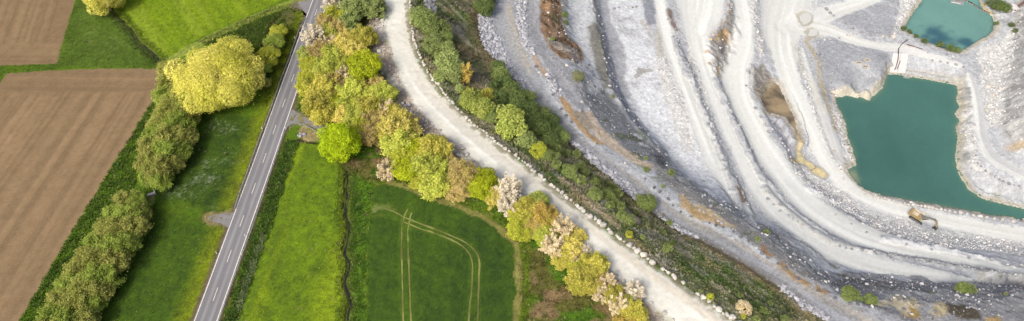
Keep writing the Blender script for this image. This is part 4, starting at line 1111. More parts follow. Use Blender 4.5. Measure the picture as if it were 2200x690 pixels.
road = tag(ribbon('road', ROAD_F, _ro, .06, road_cols, M_ASPH), 'grey asphalt country road with pale wheel tracks', kind='structure')
for off in (-2.98, 2.98):
    ribbon('edge_line', ROAD_F, (off - .11, off + .11), .075, None, M_PAINT, road)
# centre dashes, 4 m long, 12 m apart, set out from one surveyed dash
_seg = np.append(0, np.cumsum(np.linalg.norm(np.diff(ROAD_F, axis=0), axis=1)))
_d0 = np.array([float(c) for c in at(518, 476, 0)])
s0 = _seg[np.argmin(np.hypot(ROAD_F[:, 0] - _d0[0], ROAD_F[:, 1] - _d0[1]))]
s_ = s0 % 12.0
while s_ < _seg[-1] - 4:
    q = np.linspace(max(0, s_ - 2), s_ + 2, 6)
    Pd = np.stack([np.interp(q, _seg, ROAD_F[:, 0]), np.interp(q, _seg, ROAD_F[:, 1])], 1)
    ribbon('centre_dash', Pd, (-.075, .075), .075, None, M_PAINT, road)
    s_ += 12.0
M_ASPH2 = plain('old_apron_asphalt', tuple(lin(150, 150, 152) * .5), .9, 0, .12, .8, .2)
for P_, lb in zip(APRONS, ('asphalt field entrance on the west side of the road', 'asphalt field entrance under the tree belt', 'asphalt field entrance at the top of the picture')):
    tag(sheet('field_entrance', P_, .045, M_ASPH2, 0), lb, kind='structure')


# ------------------------------------------------------------------ small mesh builders
class MB:
    def __init__(self): self.v = []; self.f = []

    def box(self, c, s, rot=None):
        k = len(self.v); M = rot if rot is not None else Matrix.Identity(3)
        for dx in (-.5, .5):
            for dy in (-.5, .5):
                for dz in (-.5, .5):
                    p = M @ Vector((dx * s[0], dy * s[1], dz * s[2])); self.v.append((c[0] + p.x, c[1] + p.y, c[2] + p.z))
        self.f += [tuple(k + i for i in q) for q in ((0, 1, 3, 2), (4, 6, 7, 5), (0, 4, 5, 1), (2, 3, 7, 6), (0, 2, 6, 4), (1, 5, 7, 3))]
        return self

    def tube(self, pts, rad, n=6, cap=True):
        pts = [Vector(p) for p in pts]; rad = rad if hasattr(rad, '__len__') else [rad] * len(pts)
        k = len(self.v)
        for i, p in enumerate(pts):
            d = (pts[min(i + 1, len(pts) - 1)] - pts[max(i - 1, 0)]).normalized()
            a = d.orthogonal().normalized(); b = d.cross(a)
            for j in range(n):
                w = 2 * math.pi * j / n
                q = p + (a * math.cos(w) + b * math.sin(w)) * rad[i]; self.v.append(tuple(q))
        for i in range(len(pts) - 1):
            for j in range(n):
                self.f.append((k + i * n + j, k + i * n + (j + 1) % n, k + (i + 1) * n + (j + 1) % n, k + (i + 1) * n + j))
        if cap:
            self.f.append(tuple(k + j for j in reversed(range(n)))); e = k + (len(pts) - 1) * n; self.f.append(tuple(e + j for j in range(n)))
        return self

    def prism(self, prof, y0, y1):
        """profile in xz extruded along y"""
        k = len(self.v); n = len(prof)
        for yy in (y0, y1):
            for p in prof: self.v.append((p[0], yy, p[1]))
        for j in range(n): self.f.append((k + j, k + (j + 1) % n, k + n + (j + 1) % n, k + n + j))
        self.f.append(tuple(k + j for j in reversed(range(n)))); self.f.append(tuple(k + n + j for j in range(n)))
        return self

    def mesh(self, name, smooth=False):
        me = bpy.data.meshes.new(name); me.from_pydata(self.v, [], self.f); me.update()
        bm = bmesh.new(); bm.from_mesh(me); bmesh.ops.recalc_face_normals(bm, faces=bm.faces); bm.to_mesh(me); bm.free()
        if smooth: me.polygons.foreach_set('use_smooth', [True] * len(me.polygons))
        return me

    def build(self, name, mat, parent=None, smooth=False):
        return link(name, self.mesh(name, smooth), mat, parent)


def empty(name, loc, rz=0.0):
    o = bpy.data.objects.new(name, None); COL.objects.link(o); o.location = loc; o.rotation_euler = (0, 0, rz); o.empty_display_size = .5
    return o


# wheel ruts pressed into the grain, water in the streams
def draped(name, P, half, lift, mat, parent, colors=None, wob=0.0):
    P = resample(P, .4)
    t = np.gradient(P, axis=0); t /= np.linalg.norm(t, axis=1)[:, None]; nr = np.stack([t[:, 1], -t[:, 0]], 1)
    s = np.arange(len(P)) * .4
    hw = half * (1 + wob * (vnoise(s, s * 0, 2.2, 5) - .5) * 2)
    mid = P + nr * (wob * .5 * (vnoise(s, s * 0 + 9, 3.0, 6) - .5))[:, None]
    V = np.zeros((len(P), 3, 3))
    for k, o_ in enumerate((-1, 0, 1)):
        q = mid + nr * (hw * o_)[:, None]; V[:, k, :2] = q; V[:, k, 2] = surface(q[:, 0], q[:, 1]) + lift
    i, j = np.meshgrid(np.arange(len(P) - 1), np.arange(2), indexing='ij'); a = (i * 3 + j).ravel()
    me = mesh_from(name, V.reshape(-1, 3), np.stack([a, a + 3, a + 4, a + 1], 1), 4, colors(V.reshape(-1, 3)) if colors else None)
    if Vector((V[0, 1] - V[0, 0]).tolist()).cross(Vector((V[1, 0] - V[0, 0]).tolist())).z > 0: me.flip_normals()
    return link(name, me, mat, parent)


_crop = bpy.data.objects['crop_field']
for t in TRAM:
    draped('wheel_rut', t[2:], .24, .035, M_SOIL, _crop, lambda V: vary(lin(134, 140, 82) * KL, .35, fbm(V[:, 0], V[:, 1], 2.5, 3, 12)) * (1 - .35 * sstep(.46, .64, fbm(V[:, 0], V[:, 1], 6, 2, 13)))[:, None], .5)
M_DARKW = plain('dark_stream_water', (.012, .012, .010), .08, 0, .2, 1.0)
for t, hw, lb in ((STREAM_C, .26, 'narrow dark stream winding between mown meadow and grain'), (STREAM_N, .2, 'narrow dark stream crossing the upper meadows')):
    tag(draped('stream', t, hw, .06, M_DARKW, None, None, 1.1), lb, kind='structure')

# ------------------------------------------------------------------ guard rails
post_me = MB().box((0, 0, .36), (.14, .10, .74)).mesh('post')
post_me.materials.append(M_STEEL)


def guard_rail(pts, label):
    W = smooth_line(flat_pts(pts, .75), 1.0, 2)
    root = empty('guard_rail', (W[0][0], W[0][1], 0)); tag(root, label, 'guard rail', 'guard rails by the road')
    V = []; n = len(W)
    t = np.gradient(W, axis=0); t /= np.linalg.norm(t, axis=1)[:, None]; nr = np.stack([t[:, 1], -t[:, 0]], 1)
    prof = [(-.05, .44), (.04, .50), (-.05, .59), (.04, .68), (-.05, .76), (-.12, .76), (-.12, .44)]
    mb = MB()
    for i in range(n):
        for a, z in prof: mb.v.append((W[i][0] - W[0][0] + nr[i][0] * a, W[i][1] - W[0][1] + nr[i][1] * a, z))
    m = len(prof)
    for i in range(n - 1):
        for j in range(m): mb.f.append((i * m + j, i * m + (j + 1) % m, (i + 1) * m + (j + 1) % m, (i + 1) * m + j))
    mb.build('rail', M_STEEL, root)
    for i in range(0, n, 3):
        p = link('post', post_me, None, root); p.location = (W[i][0] - W[0][0] - nr[i][0] * .2, W[i][1] - W[0][1] - nr[i][1] * .2, 0); p.rotation_euler = (0, 0, math.atan2(t[i][1], t[i][0]))
    return root


guard_rail([(655, 37), (649, 49), (642, 63), (632.5, 89), (620.6, 125), (605, 163), (590.6, 205), (574.3, 250), (562.5, 279), (545, 328), (528, 375), (512.4, 417), (503, 448)], 'long galvanised guard rail on the west side of the road, above the field entrance')
guard_rail([(690, 287), (667, 273.5), (645, 264.5), (634, 262.7), (623, 264.5), (616, 271), (610.5, 284), (601.4, 310), (590.6, 341), (579, 375), (569.5, 404), (555, 447), (537, 500), (521.4, 541), (507, 583), (497.7, 607), (485, 643), (468.7, 690), (440, 775)], 'galvanised guard rail on the east side, curving into the entrance under the trees')

# ------------------------------------------------------------------ road delineators
DEL = [((563, 276), 'west side of the road behind the guard rail, halfway down'), ((614, 277), 'east side where the guard rail bends into the entrance'), ((465.5, 544), 'west side of the road below the field entrance'),
       ((519, 546), 'east side of the road opposite the lone western post'), ((634, 82), 'west side of the road near the top of the picture'), ((527, 506), 'east edge of the road beside the field entrance')]
dp = MB().prism([(-.06, 0), (.06, 0), (.05, 1.0), (-.05, .94)], -.045, .045).mesh('post'); dp.materials.append(M_WHITE)
db = MB().prism([(-.062, .62), (.062, .62), (.056, .84), (-.060, .80)], -.048, .048).mesh('reflector_band'); db.materials.append(M_BLACK)
for (px, py), wh in DEL:
    p = hit(px, py, .3)[0]
    r_ = empty('delineator_post', (p[0], p[1], float(surface(p[0], p[1])) - .02), 0.05); r_.scale = (1.6, 1.6, 1.05)
    tag(r_, 'white plastic delineator on the ' + wh, 'delineator', 'delineators along the road')
    link('post', dp, None, r_); link('reflector_band', db, None, r_)

# ------------------------------------------------------------------ foliage materials
def leaf_mat(name, c, c2, trans=.25, spread=.16):
    """leaves: colour varies from leaf to leaf (sheet attribute) and from plant to plant"""
    m, nt, bs = new_mat(name); L = nt.links.new
    ca = node(nt, 'ShaderNodeVertexColor'); ca.layer_name = 'Col'
    sep = node(nt, 'ShaderNodeSeparateColor'); L(ca.outputs['Color'], sep.inputs[0])
    mix = node(nt, 'ShaderNodeMix', data_type='RGBA'); mix.inputs['A'].default_value = (*c, 1); mix.inputs['B'].default_value = (*c2, 1)
    L(sep.outputs['Red'], mix.inputs['Factor'])
    oi = node(nt, 'ShaderNodeObjectInfo')
    mr = node(nt, 'ShaderNodeMapRange'); mr.inputs['To Min'].default_value = 1 - spread; mr.inputs['To Max'].default_value = 1 + spread
    L(oi.outputs['Random'], mr.inputs['Value'])
    m2 = node(nt, 'ShaderNodeMath', operation='MULTIPLY'); L(mr.outputs[0], m2.inputs[0]); L(sep.outputs['Green'], m2.inputs[1])
    sc = node(nt, 'ShaderNodeVectorMath', operation='SCALE'); L(mix.outputs['Result'], sc.inputs[0]); L(m2.outputs[0], sc.inputs['Scale'])
    L(sc.outputs[0], bs.inputs['Base Color']); bs.inputs['Roughness'].default_value = .75; bs.inputs['Specular IOR Level'].default_value = .15
    tr = node(nt, 'ShaderNodeBsdfTranslucent'); L(sc.outputs[0], tr.inputs['Color'])
    ms = node(nt, 'ShaderNodeMixShader'); ms.inputs[0].default_value = trans
    out = nt.nodes['Material Output']
    L(bs.outputs[0], ms.inputs[1]); L(tr.outputs[0], ms.inputs[2]); L(ms.outputs[0], out.inputs['Surface'])
    return m


def T(r, g, b, k=.95): return tuple(lin(r, g, b) * k)


LEAF = {
    'willow':  leaf_mat('yellow_willow_leaves', T(234, 228, 130, 1.0), T(210, 210, 94, 1.0), .55, .05),
    'round':   leaf_mat('lime_willow_leaves', T(182, 200, 38, 1.1), T(156, 180, 28, 1.1), .45, .03),
    'lime':    leaf_mat('fresh_lime_leaves', T(184, 194, 46, 1.05), T(158, 172, 38, 1.05), .45),
    'yellow':  leaf_mat('yellow_green_leaves', T(196, 198, 82, 1.05), T(168, 176, 62, 1.05), .45),
    'gold':    leaf_mat('golden_olive_leaves', T(200, 192, 96, 1.08), T(170, 170, 72, 1.08), .45),
    'olive':   leaf_mat('olive_young_leaves', T(198, 202, 98, 1.1), T(166, 178, 74, 1.1), .45),
    'brown':   leaf_mat('brown_bud_twigs', T(190, 170, 118, 1.0), T(172, 160, 84, 1.0), .2),
    'tan':     leaf_mat('tan_bud_twigs', T(210, 196, 114, 1.12), T(188, 182, 82, 1.12), .2),
    'white':   leaf_mat('white_blossom', T(244, 230, 196, .82), T(214, 196, 146, .8), .25, .05),
    'pink':    leaf_mat('pale_pink_blossom', T(242, 234, 216, .86), T(216, 206, 172, .82), .25, .05),
    'hedge':   leaf_mat('hedge_spring_leaves', T(178, 178, 98, 1.0), T(150, 158, 78, 1.0), .45, .14),
    'hedgeg':  leaf_mat('hedge_green_leaves', T(164, 178, 84, 1.0), T(138, 160, 68, 1.0), .45, .12),
    'sage':    leaf_mat('sage_willow_leaves', T(160, 172, 106, .9), T(128, 146, 82, .9), .25),
    'ysage':   leaf_mat('yellow_sage_leaves', T(178, 186, 96, .9), T(148, 166, 76, .9), .25),
    'green':   leaf_mat('green_shrub_leaves', T(140, 154, 90, .95), T(112, 130, 70, .95), .25),
    'deep':    leaf_mat('deep_green_shrub_leaves', T(108, 124, 70, .95), T(84, 104, 56, .95), .2),
    'copper':  leaf_mat('copper_birch_leaves', T(196, 170, 92, 1.0), T(170, 154, 72, 1.0), .25),
    'grey':    leaf_mat('grey_green_shrub_leaves', T(140, 142, 104, .95), T(112, 118, 78, .95), .2),
}
BARK = plain('bark', (.16, .125, .095), .9, 0, .3, 3.0)
TWIG = plain('pale_twigs', (.22, .175, .12), .9, 0, .25, 2.0)


# ------------------------------------------------------------------ crowns
def leaves_from(pos, out, size, rng, flat=.45, tint=None):
    """rhombic leaf sprays at pos, facing roughly outwards"""
    n = len(pos)
    nd = out + rng.normal(0, flat, (n, 3)); nd /= np.linalg.norm(nd, axis=1)[:, None] + 1e-9
    a = np.cross(nd, rng.normal(0, 1, (n, 3))); a /= np.linalg.norm(a, axis=1)[:, None] + 1e-9
    b = np.cross(nd, a)
    sz = size * rng.uniform(.65, 1.35, n)[:, None]
    V = np.stack([pos - a * sz, pos + b * sz * .62, pos + a * sz, pos - b * sz * .62], 1).reshape(-1, 3)
    Fq = np.arange(4 * n).reshape(-1, 4)
    mixv = rng.random(n) if tint is None else np.clip(tint + rng.normal(0, .2, n), 0, 1)
    val = rng.uniform(.66, 1.26, n)
    C = np.repeat(np.stack([mixv, val, val * 0], 1), 4, 0)
    return V, Fq, C


def join(parts):
    V, F_, C = [], [], []; k = 0
    for v, f, c in parts:
        V.append(v); F_.append(f + k); C.append(c); k += len(v)
    return np.vstack(V), np.vstack(F_), np.vstack(C)


def sph(rng, n, up=-1.0):
    z = rng.uniform(up, 1, n); a = rng.uniform(0, 2 * math.pi, n); r = np.sqrt(1 - z * z)
    return np.stack([r * np.cos(a), r * np.sin(a), z], 1)


def crown_dense(name, rx, hz, base, lobes, lobe_r, leaf, per_m2, seed, shell=.8):
    """billowing crown: lobes on an ellipsoid, each set with leaf sprays on its outer side"""
    rng = np.random.default_rng(seed)
    cz = base + hz / 2
    d = sph(rng, lobes * 3, -.75)
    keep = [d[0]]                                   # spread the lobes evenly
    for q in d[1:]:
        if min(np.linalg.norm(q - p) for p in keep) > 1.9 / math.sqrt(lobes): keep.append(q)
        if len(keep) >= lobes: break
    parts = []
    E_ = np.array([rx, rx, hz / 2])
    for q in keep:
        lr = lobe_r * rng.uniform(.75, 1.25)
        c = q * (E_ - lr * .75) * rng.uniform(.68, 1.10); c = c + np.array([0, 0, cz])
        n = int(4 * math.pi * lr * lr * per_m2 * .75)
        s = sph(rng, n); s = s[(s @ q) > -.35]
        rad = lr * (shell + (1 - shell) * rng.random(len(s))) * rng.uniform(.9, 1.1, len(s)) * np.where(rng.random(len(s)) < .05, rng.uniform(1.05, 1.32, len(s)), 1)
        pos = c + s * rad[:, None] * np.array([1, 1, .9])
        parts.append(leaves_from(pos, s * .65 + np.array([0, -.08, .6]), leaf, rng, .33, np.full(len(s), rng.uniform(.0, 1.0))))
    n = int(4 * math.pi * rx * rx * per_m2 * .10)      # inner leaves close the gaps
    s = sph(rng, n, -.6)
    parts.append(leaves_from(s * (E_ * .60) * rng.uniform(.6, 1, n)[:, None] + np.array([0, 0, cz]), s, leaf * 1.2, rng, .6, np.full(n, .9)))
    V, F_, C = join(parts)
    return mesh_from(name, V, F_, 4, C, False)


def crown_loose(name, rx, hz, base, arms, leaf, per_arm, seed, cluster=.55, up=.55, twig=10):
    """open crown: leaf tufts strung along rising branches, with bare twigs between"""
    rng = np.random.default_rng(seed)
    parts = []; tw = []
    E_ = np.array([rx, rx, hz])
    for k in range(arms):
        a = rng.uniform(0, 2 * math.pi); el = rng.uniform(.05, 1) ** .7
        r = math.sqrt(max(0, 1 - el * el * .92))
        tip = np.array([r * math.cos(a), r * math.sin(a), el]) * E_ * rng.uniform(.62, 1.14)
        root = np.array([tip[0] * .12, tip[1] * .12, hz * rng.uniform(.0, .25)])
        tip = tip + np.array([0, 0, base]); root = root + np.array([0, 0, base])
        bend = (root + tip) / 2 + np.array([0, 0, hz * .10 * rng.random()]) + (tip - root) * np.array([.1, .1, 0])
        t = rng.uniform(.35, 1.02, per_arm) ** .75
        p = (1 - t)[:, None] ** 2 * root + 2 * ((1 - t) * t)[:, None] * bend + t[:, None] ** 2 * tip
        spreadr = cluster * (1.25 - .75 * t)
        p = p + rng.normal(0, 1, (per_arm, 3)) * spreadr[:, None] * np.array([1, 1, .8])
        outd = (tip - root) / np.linalg.norm(tip - root)
        parts.append(leaves_from(p, np.tile(outd * .3 + np.array([0, -.15, .9]), (per_arm, 1)), leaf, rng, .5, np.full(per_arm, rng.uniform(.1, .9))))
        for _ in range(twig):                        # fine bare twigs: slim blades
            u = rng.uniform(.3, .95); b0 = (1 - u) ** 2 * root + 2 * (1 - u) * u * bend + u * u * tip
            dv = outd * .8 + rng.normal(0, .5, 3) + np.array([0, 0, up]); dv /= np.linalg.norm(dv)
            ln = rx * rng.uniform(.18, .36); sd_ = np.cross(dv, rng.normal(0, 1, 3)); sd_ /= np.linalg.norm(sd_)
            w = .035
            tw.append((np.array([b0 - sd_ * w, b0 + sd_ * w, b0 + dv * ln + sd_ * w * .4, b0 + dv * ln - sd_ * w * .4]), np.array([[0, 1, 2, 3]]), np.tile([rng.random(), rng.uniform(.7, 1.0), 0], (4, 1))))
    V, F_, C = join(parts + tw)
    return mesh_from(name, V, F_, 4, C, False)


def trunk_mesh(name, h, r, limbs, reach, seed, crown_h, fork=.3):
    rng = random.Random(seed); mb = MB()
    lean = (rng.uniform(-.04, .04) * h, rng.uniform(-.04, .04) * h)
    mb.tube([(0, 0, -.4), (lean[0] * .3, lean[1] * .3, h * .35), (lean[0], lean[1], h * .75)], [r * 1.25, r * .8, r * .25], 6)
    for k in range(limbs):
        a = 2 * math.pi * (k + rng.random() * .7) / limbs; z0 = h * rng.uniform(fork, .55); rr = reach * rng.uniform(.55, .9); z1 = z0 + crown_h * rng.uniform(.25, .5)
        mb.tube([(lean[0] * z0 / h, lean[1] * z0 / h, z0), (math.cos(a) * rr * .5, math.sin(a) * rr * .5, z0 + (z1 - z0) * .65), (math.cos(a) * rr, math.sin(a) * rr, z1)], [r * .45, r * .28, r * .08], 5)
    return mb.mesh(name)


def stems_mesh(name, h, n, reach, seed):
    rng = random.Random(seed); mb = MB()
    for k in range(n):
        a = 2 * math.pi * (k + rng.random() * .6) / n; rr = reach * rng.uniform(.4, .85)
        mb.tube([(math.cos(a) * .12, math.sin(a) * .12, -.3), (math.cos(a) * rr * .4, math.sin(a) * rr * .4, h * .45), (math.cos(a) * rr, math.sin(a) * rr, h * .85)], [.09, .06, .02], 5)
    return mb.mesh(name)


PROTO = {}          # kind -> list of (crown mesh, trunk mesh, design radius, design height)
for k in range(3):
    PROTO.setdefault('bush_s', []).append((crown_dense('crown', 1.4, 2.3, .1, 9,   .62, .14, 24, 100 + k), stems_mesh('trunk', 2.0, 4, 1.0, 200 + k), 1.4, 2.3))
    PROTO.setdefault('bush_m', []).append((crown_dense('crown', 3.0, 4.4, .2, 18, 1.15, .18, 16, 110 + k), stems_mesh('trunk', 4.0, 5, 2.0, 210 + k), 3.0, 4.5))
    PROTO.setdefault('tree_d', []).append((crown_dense('crown', 4.2, 6.8, 1.8, 26, 1.4, .22, 13, 120 + k), trunk_mesh('trunk', 8, .28, 6, 3.4, 220 + k, 6), 4.2, 8.6))
    PROTO.setdefault('tree_o', []).append((crown_loose('crown', 4.4, 7.2, 1.6, 72, .235, 165, 130 + k, .7, .5, 10), trunk_mesh('trunk', 8.5, .25, 7, 3.6, 230 + k, 7, .2), 4.4, 8.8))
    PROTO.setdefault('twiggy', []).append((crown_loose('crown', 4.4, 7.4, 1.2, 92, .18, 110, 140 + k, .62, .6, 36), trunk_mesh('trunk', 8.5, .22, 8, 3.8, 240 + k, 7, .15), 4.4, 8.6))
    PROTO.setdefault('blossom', []).append((crown_loose('crown', 4.0, 6.6, 1.4, 66, .19, 92, 150 + k, .34, .5, 8), trunk_mesh('trunk', 7.5, .22, 7, 3.4, 250 + k, 6, .2), 4.0, 8.0))
    PROTO.setdefault('hedge', []).append((crown_loose('crown', 4.2, 7.0, 1.5, 80, .21, 150, 160 + k, .8, .7, 30), trunk_mesh('trunk', 8.5, .18, 9, 2.8, 260 + k, 7, .08), 4.2, 8.5))
PROTO['birch'] = [(crown_loose('crown', 2.2, 6.6, 1.2, 46, .22, 36, 170, .35, .2, 10), trunk_mesh('trunk', 8.0, .16, 5, 1.4, 270, 6), 2.2, 7.8)]
PROTO['willow'] = [(crown_dense('crown', 16.2, 17.0, .6, 46, 4.6, .27, 9.0, 180, .82), trunk_mesh('trunk', 13, .9, 9, 11, 280, 14, .12), 16.2, 17.4)]
PROTO['willow_half'] = [(crown_dense('crown', 7.5, 11.5, .8, 34, 2.5, .26, 10, 181, .82), trunk_mesh('trunk', 10, .5, 7, 5.5, 281, 9, .15), 7.5, 12.2)]
PROTO['round'] = [(crown_dense('crown', 7.4, 12.6, 1.6, 52, 1.95, .24, 11, 182, .82), trunk_mesh('trunk', 11, .5, 7, 5.5, 282, 9, .2), 7.4, 14.0)]
for lst in PROTO.values():
    for cr, tr, _, _ in lst:
        tr.materials.append(BARK); cr.materials.append(LEAF['olive'])

PLANTS = []         # (px, base row, group, species text, object) for labels later


def plant(kind, leaf, px, py, wpx, group, text, name='tree', cat='tree', hk=1.0, mid=.56, wscale=1.0):
    """stand a plant so that its crown centre is seen at (px, py) with a crown wpx wide"""
    lst = PROTO[kind]; cr, tr, r0, h0 = lst[random.randrange(len(lst))]
    p = hit(px, py)[0]
    for _ in range(4):
        dep = p[1] * CT - (p[2] + 3 - CAM_H) * ST
        rad = wpx * dep / F_PX / 2
        hh = h0 * rad / r0 * hk
        p = hit(px, py, hh * mid)[0]
    s = rad / r0
    o = empty(name, (p[0], p[1], float(surface(p[0], p[1])) - .05), random.uniform(0, 6.28)); o.scale = (s * wscale, s * wscale, s * hk)
    t_ = link('trunk', tr, None, o)
    c_ = link('crown', cr, None, o)
    c_.material_slots[0].link = 'OBJECT'; c_.material_slots[0].material = LEAF[leaf]
    PLANTS.append([px, py, group, text, cat, o])
    return o


# solitary trees
plant('willow', 'willow', 465, 163, 196, 'willows', 'huge round yellow willow beside the road, with billowing crown', 'willow_tree', hk=.92, mid=.52)
plant('willow_half', 'willow', 222, -6, 84, 'willows', 'yellow willow cut off by the top edge, at the head of the stream', 'willow_tree', mid=.5)
plant('round', 'round', 727, 303, 92, 'willows', 'dense round lime-green tree standing at the start of the winding stream', 'round_tree', mid=.55)
for px, py, w, lf in ((600, 68, 40, 'yellow'), (588, 92, 46, 'hedgeg'), (576, 122, 52, 'yellow'), (570, 146, 34, 'hedgeg'), (572, 178, 24, 'hedge')):
    plant('tree_d', lf, px, py, w, 'trees beside the ditch near the road', 'small yellow-green tree by the ditch between big willow and road', 'small_tree', hk=.8)
# the two hedges in the fields
H1 = [(366, 150, 44), (372, 180, 52), (392, 196, 50), (362, 212, 52), (396, 222, 52), (372, 240, 56), (400, 254, 48), (352, 262, 54), (384, 272, 56), (340, 292, 54), (368, 300, 58), (396, 296, 44), (328, 322, 52), (354, 330, 58), (380, 324, 46), (320, 350, 46), (342, 360, 54), (366, 350, 44), (326, 378, 42), (346, 384, 40)]
H2 = [(272, 434, 46), (298, 438, 44), (246, 462, 48), (276, 466, 54), (304, 462, 40), (228, 492, 48), (258, 498, 56), (288, 492, 50), (206, 522, 48), (236, 530, 58), (266, 526, 54), (188, 552, 50), (218, 562, 58), (246, 560, 52), (170, 584, 52), (200, 594, 58), (230, 592, 50), (152, 616, 52), (184, 626, 58), (212, 624, 48), (134, 648, 54), (166, 658, 58), (194, 656, 46), (116, 682, 54), (148, 690, 58), (178, 690, 50), (96, 714, 54), (130, 722, 58), (162, 722, 50)]
for lst, grp, txt in ((H1, 'upper field hedge', 'leafing hedge tree in the upper field hedge below the big willow'), (H2, 'lower field hedge', 'leafing hedge tree in the long lower hedge by the ploughed field')):
    for k, (px, py, w) in enumerate(lst):
        plant('hedge', ('hedge', 'hedgeg', 'hedge', 'hedgeg', 'hedge')[k * 7 % 5] if grp[0] == 'u' else ('hedge', 'hedgeg', 'hedge', 'hedgeg')[k * 5 % 7 % 4], px + random.uniform(-3, 3), py + random.uniform(-3, 3), w * 1.22, grp, txt, 'hedge_tree', hk=.88)
# the mixed belt between road and haul road
TXT = {'pink': 'pale pink blossoming cherry tree', 'white': 'creamy white blossoming wild plum', 'yellow': 'yellow-green leafing tree', 'lime': 'bright lime-green maple', 'gold': 'golden olive leafing tree', 'olive': 'olive young-leaved tree',
       'brown': 'bare brown twiggy tree', 'tan': 'tan budding twiggy tree', 'sage': 'pale sage-green tree', 'green': 'green leafing tree', 'copper': 'copper-tinged leafing tree', 'ysage': 'yellowish sage-green tree'}
KIND = {'pink': 'blossom', 'white': 'blossom', 'yellow': 'tree_o', 'lime': 'tree_d', 'gold': 'tree_o', 'olive': 'tree_o', 'brown': 'twiggy', 'tan': 'twiggy', 'sage': 'tree_o', 'green': 'tree_o', 'copper': 'twiggy', 'ysage': 'tree_o'}
BELT = [('pink', 673, 76, 54), ('pink', 712, 2, 44), ('yellow', 719, 34, 44), ('brown', 699, 48, 42), ('sage', 762, 14, 54), ('sage', 798, 14, 48), ('green', 748, 50, 44), ('gold', 778, 80, 50), ('brown', 725, 62, 42), ('tan', 752, 78, 36), ('white', 709, 90, 36),
        ('ysage', 660, 114, 38), ('yellow', 664, 142, 42), ('brown', 686, 112, 50), ('olive', 713, 116, 50), ('tan', 746, 108, 48), ('tan', 767, 116, 44), ('olive', 724, 140, 46), ('lime', 781, 143, 60), ('white', 742, 162, 46), ('white', 770, 166, 46), ('olive', 694, 146, 48),
        ('yellow', 662, 180, 46), ('gold', 687, 190, 62), ('gold', 683, 222, 56), ('gold', 692, 246, 42), ('brown', 718, 176, 44), ('lime', 722, 222, 32), ('olive', 753, 198, 54), ('olive', 750, 224, 48), ('gold', 790, 226, 54), ('olive', 824, 202, 52), ('brown', 809, 180, 38),
        ('white', 829, 230, 42), ('olive', 762, 252, 46), ('brown', 796, 262, 46), ('brown', 794, 292, 46), ('yellow', 821, 282, 38), ('tan', 856, 272, 74), ('olive', 850, 304, 62), ('white', 832, 362, 50), ('yellow', 866, 346, 48), ('lime', 886, 318, 40), ('lime', 871, 362, 46),
        ('gold', 932, 320, 68), ('olive', 922, 360, 70), ('olive', 932, 396, 60), ('brown', 990, 376, 66), ('brown', 986, 404, 52), ('lime', 1040, 384, 46), ('lime', 1034, 408, 42), ('olive', 1064, 394, 28), ('pink', 1092, 404, 66), ('pink', 1094, 436, 58),
        ('gold', 1127, 452, 52), ('ysage', 1156, 430, 36), ('copper', 1163, 464, 60), ('white', 1138, 470, 32), ('white', 1208, 490, 58), ('white', 1188, 526, 58), ('yellow', 1120, 492, 46), ('olive', 1164, 496, 40), ('tan', 1221, 527, 46), ('pink', 1258, 538, 26), ('white', 1230, 560, 38),
        ('gold', 1207, 556, 42), ('gold', 1275, 572, 54), ('gold', 1252, 602, 58), ('white', 1306, 608, 48), ('white', 1328, 652, 52), ('pink', 1362, 622, 46), ('white', 1292, 632, 38), ('gold', 1362, 672, 50), ('copper', 1345, 694, 42), ('gold', 1385, 716, 44), ('tan', 1240, 505, 34)]
for k_, (px, py) in enumerate(((705, 70), (735, 95), (702, 165), (735, 190), (772, 192), (800, 206), (735, 246), (775, 274), (815, 256), (842, 246), (876, 300), (905, 340), (902, 385), (960, 350), (960, 400), (1012, 396), (1066, 424), (1112, 470), (1146, 486), (1182, 474), (1176, 510), (1226, 545), (1240, 582), (1286, 602), (1322, 632), (1346, 656))):
    BELT.append((('olive', 'tan', 'yellow', 'brown', 'gold')[k_ % 5], px, py, 42))
for lf, px, py, w in BELT:
    plant(KIND[lf], lf, px, py, w * (1.27 if lf not in ('pink', 'white') else 1.08), 'trees of the belt between the two roads', TXT[lf] + ' in the roadside belt', 'belt_tree' if lf not in ('pink', 'white') else 'blossoming_tree', hk=.70 if lf not in ('lime', 'white', 'pink') else .88)
